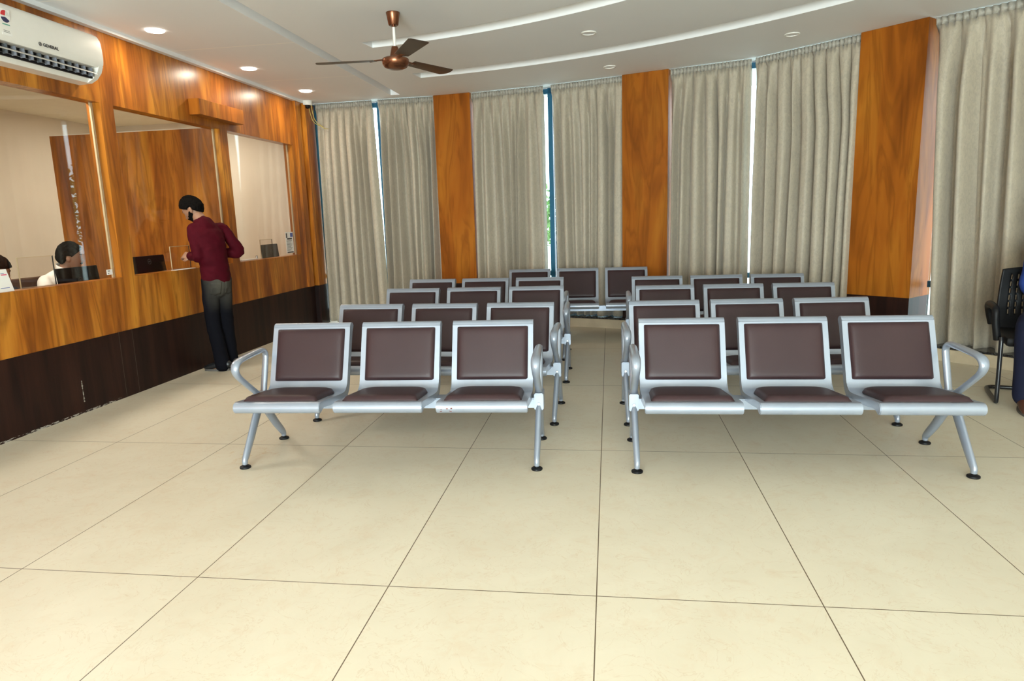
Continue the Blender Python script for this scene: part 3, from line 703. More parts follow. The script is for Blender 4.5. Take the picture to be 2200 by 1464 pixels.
for y0, y1 in ((-0.045, -0.002), (-AL+0.002, -AL+0.045)):
    bm = bmesh.new(); ac_slab(bm, y0, y1, [(0.214, -0.075), (0.196, -0.120), (0.155, -0.165), (0.10, -0.192), (0.11, -0.15), (0.15, -0.085)]); obj('end_cap', bm, M_WHITE, ac)
bm = bmesh.new(); box(bm, 0.135, 0.150, -AL+0.046, -0.046, -0.165, -0.09); obj('outlet_recess', bm, M_BLACK, ac, smooth=False)
bm = bmesh.new(); tube(bm, [(0.187, -AL+0.046, -0.128), (0.187, -0.046, -0.128)], [(0.0025, 0.014)]*2, 8, ref=(0.6, 0, 0.8)); obj('flap', bm, M_OFFWHITE, ac)
bm = bmesh.new(); tube(bm, [(0.168, -AL+0.046, -0.152), (0.168, -0.046, -0.152)], [(0.0015, 0.005)]*2, 8, ref=(0.6, 0, 0.8)); obj('flap_edge', bm, M_CHROME, ac)
for k in range(13):
    y = -0.085 - k*0.068; bm = bmesh.new(); box(bm, 0.150, 0.185, y-0.003, y+0.003, -0.155, -0.095); obj('louver', bm, M_GREYMARK if k % 4 == 3 else M_LOUVER, ac, smooth=False)
Rx = Matrix(((0, 0, 1, 0), (1, 0, 0, 0), (0, 1, 0, 0), (0, 0, 0, 1)))       # text x -> +y, text y -> +z, facing +x
def onwall(x, y, z): return Matrix.Translation((x, y, z)) @ Rx
text('lettering', 'GENERAL', 0.030, M_DARKINK, ac, onwall(0.2225, -0.505, -0.046), sx=1.05)
bm = bmesh.new(); tube(bm, [(0.2225, -0.597 + 0.0105*math.cos(2*PI*k/20), -0.046 + 0.0115*math.sin(2*PI*k/20)) for k in range(20)], 0.0018, 6, closed=True, ref=(1, 0, 0)); box(bm, 0.2215, 0.2235, -0.599, -0.595, -0.053, -0.039); obj('emblem', bm, M_DARKINK, ac)
st = bxobj('energy_sticker', 0.2185, 0.2215, -0.890, -0.815, -0.055, 0.105, M_PAPER, ac)
def disc_part(name, mat, cx, cz, r, a0, a1, x=0.2225, n=18):
    bm = bmesh.new(); c = [(cx, cz)] + [(cx + r*math.cos(math.radians(a0+(a1-a0)*i/n)), cz + r*math.sin(math.radians(a0+(a1-a0)*i/n))) for i in range(n+1)]
    A_ = [bm.verts.new((x, p[0], p[1])) for p in c]; B_ = [bm.verts.new((x-0.002, p[0], p[1])) for p in c]
    bm.faces.new(A_); bm.faces.new(B_)
    for i in range(len(c)): bm.faces.new((A_[i], A_[(i+1) % len(c)], B_[(i+1) % len(c)], B_[i]))
    return obj(name, bm, mat, st, smooth=False)
disc_part('red_dial', M_RED, -0.853, 0.066, 0.033, 75, 180); disc_part('white_dial', M_OFFWHITE, -0.853, 0.066, 0.033, 0, 75); disc_part('dark_band', M_NAVYINK, -0.853, 0.058, 0.034, 190, 330)
bxobj('green_bar', 0.2212, 0.2225, -0.882, -0.825, 0.008, 0.016, M_GREENINK, st)
for k in range(4): bxobj('print_line', 0.2212, 0.2222, -0.880, -0.835 + 0.004*(k % 2), -0.010-k*0.009, -0.007-k*0.009, M_GREYMARK, st)

# wooden box on the wall
bm = bmesh.new(); box(bm, WX+0.001, WX+0.115, 6.42, 7.24, 2.478, 2.628); bmesh.ops.bevel(bm, geom=bm.edges[:], offset=0.002, segments=1, affect='EDGES')
tag(obj('wall_box', bm, M_WOOD), 'small honey wood box fixed on the counter wall above the middle opening', 'wall box')
# dome camera
dc = thing('dome_camera', 'small white dome security camera in the ceiling corner with yellow cables', 'security camera', (-3.955, 8.98, H))
bm = bmesh.new(); lathe(bm, [(0.001, 0.0), (0.062, 0.0), (0.064, -0.01), (0.064, -0.05), (0.058, -0.058), (0.001, -0.058)], 28); obj('housing', bm, M_WHITE, dc)
bm = bmesh.new(); lathe(bm, [(0.040, -0.056), (0.040, -0.066), (0.034, -0.084), (0.020, -0.096), (0.001, -0.100)], 24); obj('dome', bm, M_BLACK, dc)
for dx_, dl in ((0.015, 0.0), (0.05, 0.04)):
    bm = bmesh.new(); tube(bm, cr([(dx_, 0.0, -0.055), (dx_+0.005, 0.02, -0.15), (dx_+0.02, 0.06, -0.25), (dx_+0.07+dl, 0.10, -0.30-dl), (dx_+0.11+dl, 0.16, -0.31-dl)], 6), 0.004, 6); obj('cable', bm, M_YELLOW, dc)

# ------------------------------------------------------------------ office contents
pt = bxobj('partition', -6.06, WX-TH-0.005, 6.95, 6.99, 0.0, 2.425, M_WOOD); tag(pt, 'tall honey wood partition panel standing across the office behind the glass', 'partition')
pcap = bxobj('top_edge', -6.06, WX-TH-0.005, 6.948, 6.992, 2.425, 2.432, M_CREAM, pt)
DZ = 0.76
for y0, y1, lab in ((2.4, 6.90, 'long wooden desk inside the office behind the left counter openings'), (7.02, 9.2, 'wooden desk inside the office behind the far counter opening')):
    ds = thing('desk', lab, 'desk', (WX-TH-0.38, (y0+y1)/2, 0)); hl = (y1-y0)/2
    bxobj('desktop', -0.37, 0.37, -hl, hl, DZ-0.04, DZ, M_WOOD, ds, 0.003)
    for yy in (-hl+0.04, 0, hl-0.04): bxobj('panel_leg', -0.35, 0.35, yy-0.015, yy+0.015, 0, DZ-0.04, M_WENGE, ds)
def monitor(name, x, y0, y1, zt, label, ring_z, lean=0.10, hgt=0.31, ds_=True):
    w = (y1-y0); o = thing(name, label, 'monitor', (x, (y0+y1)/2, DZ), 0, 'monitors behind the counter glass')
    zt -= DZ
    def slab(nm, mat, hw, z0, z1, x0, x1, par):
        bm = bmesh.new(); vs = box(bm, x0, x1, -hw, hw, z0, z1)
        for v_ in vs: v_.co.x -= (v_.co.z - (zt-hgt))*lean
        bmesh.ops.bevel(bm, geom=bm.edges[:], offset=0.004, segments=2, affect='EDGES'); return obj(nm, bm, mat, par)
    b_ = slab('back_shell', M_SCREEN, w/2, zt-hgt, zt, -0.012, 0.012, o)
    slab('screen', M_SCREEN, w/2-0.01, zt-hgt+0.012, zt-0.01, -0.0145, -0.0115, o)
    bxobj('stand', -0.03, 0.012, -0.03, 0.03, 0.008, zt-hgt+0.05, M_SCREEN, o, 0.003); bxobj('stand_base', -0.10, 0.09, -0.11, 0.11, 0.0, 0.012, M_SCREEN, o, 0.004)
    rz = ring_z - DZ; xr = 0.0125 - (rz-(zt-hgt))*lean
    bm = bmesh.new(); tube(bm, [(xr - (0.024*math.sin(2*PI*k/24))*lean, 0.024*math.cos(2*PI*k/24), rz + 0.024*math.sin(2*PI*k/24)) for k in range(24)], 0.0016, 6, closed=True, ref=(1, 0, 0)); obj('logo_ring', bm, M_GREYMARK, b_)
    text('logo_letters', 'DELL', 0.015, M_GREYMARK, b_, onwall(xr+0.0006, 0, rz))
    return o
monitor('monitor', -4.40, 4.94, 5.385, 1.098, 'black monitor in front of the clerk in white, seen from behind', 0.985, hgt=0.27)
monitor('monitor', -4.40, 5.835, 6.305, 1.138, 'black monitor by the standing man, back with a ring logo', 1.082, hgt=0.29)
monitor('monitor', -4.36, 8.20, 8.62, 1.150, 'small black monitor behind the far opening by the notice sheet', 1.06, hgt=0.28)
def acrylic(x, y0, y1, zt, label):
    o = thing('acrylic_screen', label, 'acrylic screen', (x, (y0+y1)/2, 1.0), 0, 'acrylic screens on the counter ledge'); w = (y1-y0)/2
    bxobj('sheet', -0.0025, 0.0025, -w, w, 0.003, zt-1.0, M_ACRYL, o)
    bxobj('dark_edge', -0.003, 0.003, w, w+0.006, 0.003, zt-1.0+0.003, M_ACEDGE, o)
    bm = bmesh.new(); box(bm, -0.0035, 0.0035, -w, w, zt-1.0, zt-1.0+0.004); box(bm, -0.0035, 0.0035, -w-0.005, -w, 0.003, zt-1.0+0.004); obj('pale_edge', bm, M_BEAD, o, smooth=False)
    bxobj('foot', -0.018, 0.018, -w, w, 0.0, 0.006, M_ACRYL, o)
acrylic(-4.135, 4.29, 4.60, 1.217, 'clear acrylic screen on the ledge left of the seated clerk in white')
acrylic(-4.145, 6.02, 6.315, 1.217, 'clear acrylic screen on the ledge by the standing man in maroon')
acrylic(-4.135, 7.72, 8.01, 1.222, 'clear acrylic screen on the ledge by the far small monitor')
# card stand with a pink emblem
cs = thing('card_stand', 'white card stand with pink emblem at the left end of the counter', 'card stand', (WX-0.035, 4.105, 1.0))
def card(nm, mat, y0, y1, z0, z1, x0, x1, par):
    bm = bmesh.new(); vs = box(bm, x0, x1, y0, y1, z0, z1)
    for v_ in vs: v_.co.x -= v_.co.z*0.12; v_.co.y -= v_.co.z*0.16
    return obj(nm, bm, mat, par, smooth=False)
cd = card('card', M_PAPER, -0.062, 0.068, 0.0, 0.152, -0.002, 0.002, cs)
card('back_leg', M_PAPER, -0.05, 0.05, 0.0, 0.10, -0.010, -0.006, cs)
bm = bmesh.new(); lathe(bm, [(0.001, 0.0), (0.013, 0.0), (0.013, 0.001), (0.001, 0.001)], 20, (0.0026 - 0.118*0.12, -0.008-0.118*0.16, 0.118), axis=0); obj('emblem', bm, M_PINK, cd)
card('print_line', M_PINK, 0.012, 0.056, 0.111, 0.118, 0.0022, 0.003, cd); card('print_line', M_BLUEINK, 0.012, 0.038, 0.122, 0.126, 0.0022, 0.003, cd)
card('print_line', M_BLUEINK, -0.03, 0.04, 0.024, 0.028, 0.0022, 0.003, cd)
# notice sheet and sticker on the glass
ns = bxobj('notice_sheet', WX-0.054, WX-0.052, 8.31, 8.52, 1.03, 1.30, M_PAPER); tag(ns, 'printed notice sheet taped inside the far counter glass', 'notice')
bxobj('heading_bar', WX-0.0525, WX-0.0505, 8.35, 8.48, 1.205, 1.222, M_DARKINK, ns)
bxobj('picture', WX-0.0525, WX-0.0505, 8.44, 8.51, 1.235, 1.285, M_BLUEINK, ns); bxobj('badge', WX-0.0525, WX-0.0505, 8.32, 8.355, 1.225, 1.285, M_GREYMARK, ns)
for k in range(9): bxobj('print_line', WX-0.0525, WX-0.0508, 8.33, 8.48 - 0.02*(k % 3), 1.185-k*0.015, 1.190-k*0.015, M_GREYMARK, ns)
bxobj('footer_bar', WX-0.0525, WX-0.0508, 8.33, 8.50, 1.035, 1.048, M_DARKINK, ns)
sk_ = bxobj('sticker', WX-0.054, WX-0.051, 5.095, 5.160, 1.03, 1.073, M_PAPER); tag(sk_, 'small white sticker at the lower right corner of the left glass', 'sticker')
for (a_, b_, c_, d_) in ((5.105, 5.130, 1.058, 1.063), (5.105, 5.118, 1.040, 1.045)): bxobj('print_mark', WX-0.0512, WX-0.0500, a_, b_, c_, d_, M_DARKINK, sk_)
pp = bxobj('paper_sheet', WX-0.050, WX+0.014, 5.93, 6.22, 1.0005, 1.003, M_PAPER); tag(pp, 'white paper sheet lying on the counter ledge under the standing man\'s hand', 'paper')
bm = bmesh.new(); lathe(bm, [(0.001, 0), (0.012, 0), (0.012, 0.045), (0.001, 0.045)], 16, (-4.13, 7.60, 1.0)); tag(obj('metal_holder', bm, M_CHROME), 'small silver cylinder on the ledge of the far counter opening', 'holder')
bx_ = bxobj('document_tray', -4.158, -4.09, 7.20, 7.56, 1.0005, 1.016, M_OFFWHITE, None, 0.002); tag(bx_, 'flat pale tray on the ledge at the left of the far opening', 'tray')
# office chair backs
def office_seat(x, y, label, zt):
    o = thing('office_chair', label, 'chair', (x, y, 0), 0, 'brown chairs behind the counter')
    bm = bmesh.new(); pad(bm, 0.22, (0, 0), (0.40, 0.0), 0.0) if False else None
    bm.free() if bm else None
    bxobj('seat', -0.20, 0.26, -0.23, 0.23, 0.42, 0.50, M_BROWNSEAT, o, 0.02); bxobj('backrest', -0.27, -0.20, -0.22, 0.22, 0.52, zt, M_BROWNSEAT, o, 0.03)
    bm = bmesh.new(); lathe(bm, [(0.001, 0.06), (0.03, 0.06), (0.03, 0.43), (0.001, 0.43)], 14); obj('column', bm, M_BLACK, o)
    bm = bmesh.new()
    for k in range(5):
        a = 2*PI*k/5; tube(bm, [(0, 0, 0.085), (0.15*math.cos(a), 0.15*math.sin(a), 0.075), (0.29*math.cos(a), 0.29*math.sin(a), 0.055)], [0.022, 0.018, 0.014], 8); ellipsoid(bm, (0.29*math.cos(a), 0.29*math.sin(a), 0.027), 0.026, 0.026, 0.027, 10, 8)
    obj('star_base', bm, M_BLACK, o)
    bxobj('back_post', -0.24, -0.16, -0.025, 0.025, 0.44, 0.60, M_BLACK, o)
office_seat(-4.90, 5.38, 'brown office chair under the clerk in the white shirt', 1.0)
office_seat(-4.88, 4.66, 'brown office chair under the person half hidden at the left edge', 0.98)

# ------------------------------------------------------------------ people
def limb(bm, pts, rad, sub=4, n=14, ref=(0, 0, 1)):
    P = cr(pts, sub)
    ra = crs([r[0] if isinstance(r, tuple) else r for r in rad], sub); rb = crs([r[1] if isinstance(r, tuple) else r for r in rad], sub)
    R = [(max(0.003, a), max(0.003, b)) for a, b in zip(ra, rb)]
    tube(bm, P, R, n, ref=ref)
    ellipsoid(bm, P[0], *(3*[min(R[0])*0.98]), 12, 8); ellipsoid(bm, P[-1], *(3*[min(R[-1])*0.98]), 12, 8)
def head_shape(p, hair=0.0, beard=0.0):
    """unit-sphere direction -> point of a head facing +y, about 0.23 m tall, origin at ear level"""
    x, y, z = p
    X, Y, Z = x*0.076, y*0.096, z*0.118
    if z < -0.1:
        k = min(1, (-z-0.1)/0.9); X *= 1-0.34*k; Y = Y*(1-0.30*k) + 0.020*k; Z *= 1.0
        if y < 0: Y *= 1-0.25*k
    if y > 0.3 and z < 0.75: Y = min(Y, 0.090 + 0.004*z)
    def g(cx_, cz_, sx_, sz_): return math.exp(-((X-cx_)/sx_)**2 - ((Z-cz_)/sz_)**2) if y > 0 else 0
    Y += 0.024*g(0, -0.030, 0.012, 0.012) + 0.013*g(0, -0.008, 0.009, 0.020)            # nose
    Y -= 0.011*(g(0.031, 0.006, 0.015, 0.011) + g(-0.031, 0.006, 0.015, 0.011))          # sockets
    Y += 0.005*(g(0.030, 0.026, 0.022, 0.008) + g(-0.030, 0.026, 0.022, 0.008))          # brows
    Y += 0.007*g(0, -0.060, 0.022, 0.007) + 0.006*g(0, -0.073, 0.019, 0.007) - 0.003*g(0, -0.0665, 0.024, 0.002)   # lips
    Y += 0.010*g(0, -0.100, 0.018, 0.014)                                                  # chin
    return Vector((X, Y, Z))
def make_head(body_bm, R, c, parent, lmbd_hair, beard=True, hair_seed=1, skin_extra=None, moustache=False):
    """adds the head shell to body_bm (in parent space) and hair/eyes/beard as children of 'parent'"""
    T = Matrix.Translation(Vector(c)) @ R.to_4x4()
    s = bmesh.new(); bmesh.ops.create_uvsphere(s, u_segments=56, v_segments=40, radius=1.0)
    for v_ in s.verts: v_.co = T @ head_shape(v_.co)
    tmp = bpy.data.meshes.new('t'); s.to_mesh(tmp); s.free(); body_bm.from_mesh(tmp); bpy.data.meshes.remove(tmp)
    for sx in (-1, 1):                                   # ears
        e = bmesh.new(); bmesh.ops.create_uvsphere(e, u_segments=14, v_segments=10, radius=1.0)
        for v_ in e.verts:
            q_ = Vector((v_.co.x*0.009, v_.co.y*0.018, v_.co.z*0.031)); q_.x += 0.008*max(0, -v_.co.y)
            v_.co = T @ (Vector((sx*(0.074 + q_.x), -0.008 + q_.y, -0.010 + q_.z)))
        tmp = bpy.data.meshes.new('t'); e.to_mesh(tmp); e.free(); body_bm.from_mesh(tmp); bpy.data.meshes.remove(tmp)
    # hair cap: stands off the scalp where hair grows, sinks below the skin elsewhere
    h = bmesh.new(); bmesh.ops.create_uvsphere(h, u_segments=80, v_segments=56, radius=1.0)
    for v_ in h.verts:
        d = v_.co.copy(); k = lmbd_hair(d); b = head_shape(d); n_ = Vector((b.x/0.076**2, b.y/0.096**2, b.z/0.118**2)).normalized()
        tuft = noise.noise((d.x*9+hair_seed, d.y*5, d.z*5))*0.007 + noise.noise((d.x*34, d.y*13+hair_seed, d.z*10))*0.005
        v_.co = T @ (b + n_*((0.016 + tuft + 0.012*max(0, d.z)**2)*k - 0.010*(1-k)))
    obj('hair', h, M_HAIR, parent, angle=180)
    if beard or moustache:
        h = bmesh.new(); bmesh.ops.create_uvsphere(h, u_segments=64, v_segments=48, radius=1.0)
        for v_ in h.verts:
            d = v_.co.copy(); b = head_shape(d); n_ = Vector((b.x/0.076**2, b.y/0.096**2, b.z/0.118**2)).normalized()
            mu = 1.0 if (abs(b.x) < 0.028 and -0.058 < b.z < -0.044 and d.y > 0.4) else 0.0
            lim = -0.012 - 0.040*max(0.0, min(1.0, (d.y - 0.15)/0.6))
            jaw = 1.0 if (d.y > -0.12 and b.z < lim and not (abs(b.x) < 0.021 and b.z > -0.082 and d.y > 0.4)) else 0.0
            k = max(mu, jaw if beard else 0)
            v_.co = T @ (b + n_*(0.0065*k - 0.008*(1-k) + 0.0015*noise.noise(d*30)*k))
        obj('beard' if beard else 'moustache', h, M_HAIR, parent, angle=180)
    for sx in (-1, 1):
        h = bmesh.new(); ellipsoid(h, T @ Vector((sx*0.031, 0.0690, 0.006)), 0.0110, 0.0110, 0.0088, 14, 10, R)
        ey = obj('eye', h, M_EYE, parent)
        h = bmesh.new(); ellipsoid(h, T @ Vector((sx*0.031, 0.0785, 0.006)), 0.0052, 0.0028, 0.0052, 12, 8, R); obj('iris', h, M_IRIS, ey)
        h = bmesh.new(); tube(h, [T @ Vector((sx*(0.014+0.034*q_), 0.0905-0.022*q_*q_, 0.026+0.006*math.sin(PI*q_*0.8))) for q_ in (0, 0.25, 0.5, 0.75, 1)], [0.003, 0.004, 0.0038, 0.003, 0.0015], 8); obj('eyebrow', h, M_HAIR, parent)
def hairline(o):
    def f(d):
        t_ = o + 0.72*max(0, d.y - 0.12) + 0.72*min(0, d.y)
        if abs(d.x) > 0.70 and -0.30 < d.y < 0.12: t_ = max(t_, 0.10 + o)
        return min(1.0, max(0.0, (d.z - t_)/0.06))
    return f
def hand(bm, wrist, fdir, pnorm, side, curl=0.6, s=1.0):
    """palm + five fingers; fdir finger direction, pnorm palm-facing normal, side=+1 thumb along cross(fdir,pnorm)"""
    f = Vector(fdir).normalized(); p = Vector(pnorm); p = (p - f*p.dot(f)).normalized(); c = f.cross(p)*side; w = Vector(wrist)
    limb(bm, [w - f*0.01, w + f*0.035*s, w + f*0.075*s, w + f*0.092*s], [(0.016*s, 0.026*s), (0.015*s, 0.036*s), (0.013*s, 0.040*s), (0.011*s, 0.036*s)], 4, 14, ref=p)
    for k, (o_, L_, b_) in enumerate(((0.029, 0.070, 0.0), (0.010, 0.080, 0.06), (-0.010, 0.074, 0.12), (-0.029, 0.058, 0.2))):
        st = w + f*0.086*s + c*o_*s; cu = curl + b_; pts = [st - f*0.012*s, st]; d = f.copy(); a = 0
        for j in range(3):
            a += cu*(0.75, 1.0, 0.7)[j]; d = f*math.cos(a) + p*math.sin(a); pts.append(pts[-1] + d*L_*(0.42, 0.33, 0.25)[j]*s)
        limb(bm, pts, [0.0095*s, 0.0095*s, 0.0088*s, 0.0080*s, 0.0068*s], 3, 10, ref=c)
    st = w + f*0.024*s + c*0.028*s + p*0.006
    limb(bm, [st - c*0.012, st + c*0.016*s + f*0.014*s, st + c*0.022*s + f*0.044*s + p*0.018*s*curl, st + c*0.014*s + f*0.070*s + p*0.036*s*curl], [0.0125*s, 0.0115*s, 0.0100*s, 0.0078*s], 4, 10, ref=p)

# --- standing man in maroon shirt at the counter
ang = math.radians(66)
man = thing('person', 'standing man in maroon shirt and faded dark jeans, head bowed at the counter', 'person', (-3.775, 6.12, 0), ang)
BX = -0.025
sho = {-1: Vector((-0.128+BX, 0.045, 1.378)), 1: Vector((0.180+BX, 0.020, 1.372))}
elb = {-1: Vector((-0.138+BX, -0.020, 1.125)), 1: Vector((0.292+BX, -0.045, 1.140))}
wri = {-1: Vector((-0.110+BX, 0.128, 1.125)), 1: Vector((0.13+BX, 0.150, 1.130))}
neck0, neck1 = Vector((-0.012+BX, 0.060, 1.440)), Vector((-0.022+BX, 0.100, 1.505))
Rh = (Matrix.Rotation(math.radians(29), 3, 'Z') @ Matrix.Rotation(math.radians(-33), 3, 'X'))
hc = Vector((-0.032+BX, 0.145, 1.560))
hip = {-1: Vector((-0.068, 0.0, 0.90)), 1: Vector((0.068, -0.01, 0.90))}
knee = {-1: Vector((-0.055, 0.03, 0.49)), 1: Vector((0.085, 0.02, 0.49))}
ank = {-1: Vector((-0.035, -0.02, 0.085)), 1: Vector((0.105, 0.04, 0.085))}
toe_dir = {-1: Vector((-0.42, 0.90, 0)).normalized(), 1: Vector((0.0, 1.0, 0))}
bm = bmesh.new()
limb(bm, [(0.0, 0.0, 0.84), (0.0, -0.01, 0.95), (BX*0.5, -0.015, 1.08), (BX*0.9, 0.004, 1.25), (BX-0.005, 0.03, 1.34), (neck0.x, neck0.y-0.005, 1.41)], [(0.09, 0.115), (0.095, 0.12), (0.085, 0.115), (0.10, 0.13), (0.075, 0.12), (0.045, 0.055)], 5, 20, ref=(0, 1, 0))
limb(bm, [neck0, neck1, hc - Vector((0, 0.02, 0.02))], [0.058, 0.054, 0.055], 4, 16)
for s in (-1, 1):
    limb(bm, [sho[s], sho[s].lerp(elb[s], 0.5), elb[s], elb[s].lerp(wri[s], 0.4), wri[s]], [0.036, 0.040, 0.037, 0.037, 0.025], 4, 14)
    limb(bm, [hip[s], hip[s].lerp(knee[s], 0.5), knee[s], knee[s].lerp(ank[s], 0.35), ank[s]], [0.070, 0.062, 0.050, 0.048, 0.036], 4, 14)
    limb(bm, [ank[s], ank[s]-Vector((0, 0, 0.05)) + toe_dir[s]*0.05, ank[s]-Vector((0, 0, 0.058)) + toe_dir[s]*0.14], [0.034, 0.032, 0.022], 4, 12)
hand(bm, wri[-1], (-0.25, 0.95, 0.12), (0.75, 0.1, -0.65), 1, 0.62); hand(bm, wri[1], (-0.55, 0.8, -0.1), (-0.6, -0.3, -0.7), -1, 0.6)
make_head(bm, Rh, hc, man, hairline(0.02), True, 2)
fuse(obj('body', bm, M_SKIN, man), 0.0055, 3)
# clothes
bm = bmesh.new()
limb(bm, [(0.005, -0.005, 0.875), (0.0, -0.012, 0.95), (BX*0.5, -0.018, 1.08), (BX*0.9, 0.004, 1.25), (BX-0.005, 0.030, 1.35), (neck0.x+0.006, neck0.y-0.026, 1.420), (neck0.x, neck0.y+0.004, 1.452)], [(0.118, 0.142), (0.118, 0.142), (0.112, 0.138), (0.118, 0.158), (0.102, 0.170), (0.072, 0.102), (0.060, 0.066)], 5, 22, ref=(0, 1, 0))
for s in (-1, 1): limb(bm, [sho[s].lerp(Vector((BX, 0.02, 1.41)), 0.4), sho[s], sho[s].lerp(elb[s], 0.5), elb[s], elb[s].lerp(wri[s], 0.45), elb[s].lerp(wri[s], 0.86)], [0.044, 0.052, 0.055, 0.053, 0.049, 0.042], 4, 16)
shirt = fuse(obj('shirt', bm, M_MAROON, man), 0.008, 5)
for v_ in shirt.data.vertices:
    c_ = v_.co; w_ = 0.006*noise.noise((c_.x*9, c_.y*9, c_.z*16)) + 0.004*noise.noise((c_.x*20, c_.y*20, c_.z*30)); v_.co = c_ + v_.normal*w_
bm = bmesh.new(); tube(bm, [neck0 + Vector((0.068*math.cos(a), 0.066*math.sin(a)+0.010, 0.002 - 0.024*math.sin(a))) for a in [2*PI*k/24 for k in range(24)]], [(0.020, 0.006)]*24, 8, ref=(0, 0, 1), closed=True, flat=True); obj('collar', bm, M_MAROON, man, angle=60)
for s in (-1, 1):
    d = (wri[s]-elb[s]).normalized(); c0 = elb[s].lerp(wri[s], 0.80); bm = bmesh.new(); tube(bm, [c0, c0+d*0.02, c0+d*0.05], [0.044, 0.046, 0.044], 16); obj('cuff', bm, M_MAROON, man, angle=60)
bm = bmesh.new()
limb(bm, [(0, -0.005, 0.99), (0, -0.012, 0.90), (0.0, -0.012, 0.81)], [(0.098, 0.122), (0.112, 0.136), (0.104, 0.130)], 5, 22, ref=(0, 1, 0))
for s in (-1, 1): limb(bm, [hip[s]+Vector((0, -0.01, 0)), hip[s].lerp(knee[s], 0.5), knee[s], knee[s].lerp(ank[s], 0.4), knee[s].lerp(ank[s], 0.8), ank[s]+Vector((0, -0.005, -0.035))], [0.080, 0.076, 0.069, 0.068, 0.068, 0.072], 4, 18)
jn = fuse(obj('jeans', bm, M_DENIM, man), 0.008, 4)
for v_ in jn.data.vertices:
    c_ = v_.co; w_ = 0.005*noise.noise((c_.x*10, c_.y*10, c_.z*(18 if c_.z < 0.6 else 10))); v_.co = c_ + v_.normal*w_
from mathutils.bvhtree import BVHTree
jtree = BVHTree.FromPolygons([v_.co.copy() for v_ in jn.data.vertices], [tuple(p.vertices) for p in jn.data.polygons])
for s, px in ((-1, -0.066), (1, 0.066)):                        # patch pockets laid on the seat of the jeans
    bm = bmesh.new(); pts = []
    for i in range(9):
        for j in range(9):
            u = -1+i/4; v = -1+j/4; x_ = px+u*0.045*(1-0.10*(1-v)/2); z_ = 0.815+v*0.058 - 0.014*max(0, 1-abs(u)*1.6)*(1 if v < -0.9 else 0)
            hit = jtree.ray_cast(Vector((x_, -0.5, z_)), Vector((0, 1, 0)))
            pts.append(bm.verts.new((hit[0] if hit[0] else Vector((x_, -0.12, z_))) - Vector((0, 0.003, 0))))
    for i in range(8):
        for j in range(8): bm.faces.new((pts[i*9+j], pts[(i+1)*9+j], pts[(i+1)*9+j+1], pts[i*9+j+1]))
    pk = obj('back_pocket', bm, M_DENIM, man); md = pk.modifiers.new('t', 'SOLIDIFY'); md.thickness = 0.004
for s in (-1, 1):
    d = toe_dir[s]; a_ = Vector((ank[s].x, ank[s].y, 0)); bm = bmesh.new()
    limb(bm, [a_ - d*0.060 + Vector((0, 0, 0.062)), a_ - d*0.01 + Vector((0, 0, 0.066)), a_ + d*0.075 + Vector((0, 0, 0.052)), a_ + d*0.15 + Vector((0, 0, 0.036)), a_ + d*0.185 + Vector((0, 0, 0.030))], [(0.046, 0.038), (0.048, 0.042), (0.036, 0.046), (0.026, 0.044), (0.016, 0.030)], 4, 16, ref=(0, 0, 1))
    sh_ = fuse(obj('shoe', bm, M_SHOE, man), 0.006, 3)
    bm = bmesh.new(); pd = Vector((-d.y, d.x, 0)); P = []
    for k in range(28):
        a = 2*PI*k/28; q_ = a_ + d*(0.060 + 0.130*math.cos(a)) + pd*((0.042 if math.cos(a) > 0 else 0.036)*math.sin(a)); P.append((q_.x, q_.y))
    extrude_poly(bm, P, 0.0, 0.020); obj('sole', bm, M_SOLE, sh_)

# --- clerk in white seated behind the monitor
cl = thing('person', 'seated clerk in white shirt behind the counter glass, head turned right', 'person', (-4.86, 5.47, 0), math.radians(-90))
# local frame: +y faces the counter (+x world), +x = towards -y world ... right hand side
hcl = Vector((-0.070, 0.06, 1.162)); Rc = Matrix.Rotation(math.radians(38), 3, 'Z') @ Matrix.Rotation(math.radians(-4), 3, 'X')
bm = bmesh.new()
shc = {-1: Vector((-0.19, 0.0, 0.985)), 1: Vector((0.19, 0.0, 0.985))}; elc = {-1: Vector((-0.25, 0.10, 0.80)), 1: Vector((0.25, 0.08, 0.80))}; wrc = {-1: Vector((-0.16, 0.33, 0.80)), 1: Vector((0.14, 0.33, 0.80))}
limb(bm, [(0, -0.05, 0.55), (0, -0.05, 0.70), (0, -0.02, 0.85), (-0.01, 0.0, 0.95), (-0.03, 0.02, 1.03)], [(0.10, 0.14), (0.09, 0.13), (0.10, 0.145), (0.075, 0.145), (0.05, 0.07)], 5, 20, ref=(0, 1, 0))
limb(bm, [(-0.03, 0.02, 1.03), (-0.05, 0.04, 1.10), hcl - Vector((0, 0.02, 0.02))], [0.058, 0.054, 0.054], 4, 16)
for s in (-1, 1):
    limb(bm, [shc[s], shc[s].lerp(elc[s], 0.5), elc[s], elc[s].lerp(wrc[s], 0.5), wrc[s]], [0.032, 0.038, 0.037, 0.035, 0.025], 4, 14)
    limb(bm, [(s*0.09, 0.0, 0.56), (s*0.11, 0.25, 0.57), (s*0.12, 0.43, 0.54), (s*0.12, 0.42, 0.30), (s*0.12, 0.40, 0.08)], [0.09, 0.075, 0.058, 0.052, 0.036], 5, 14)
    limb(bm, [(s*0.12, 0.40, 0.06), (s*0.12, 0.46, 0.04), (s*0.125, 0.55, 0.03)], [0.036, 0.034, 0.022], 4, 12)
    hand(bm, wrc[s], (-s*0.15, 0.98, -0.02), (0, 0, -1), s, 0.35)
make_head(bm, Rc, hcl, cl, hairline(0.0), False, 7, moustache=True)
fuse(obj('body', bm, M_SKIN, cl), 0.0055, 3)
bm = bmesh.new()
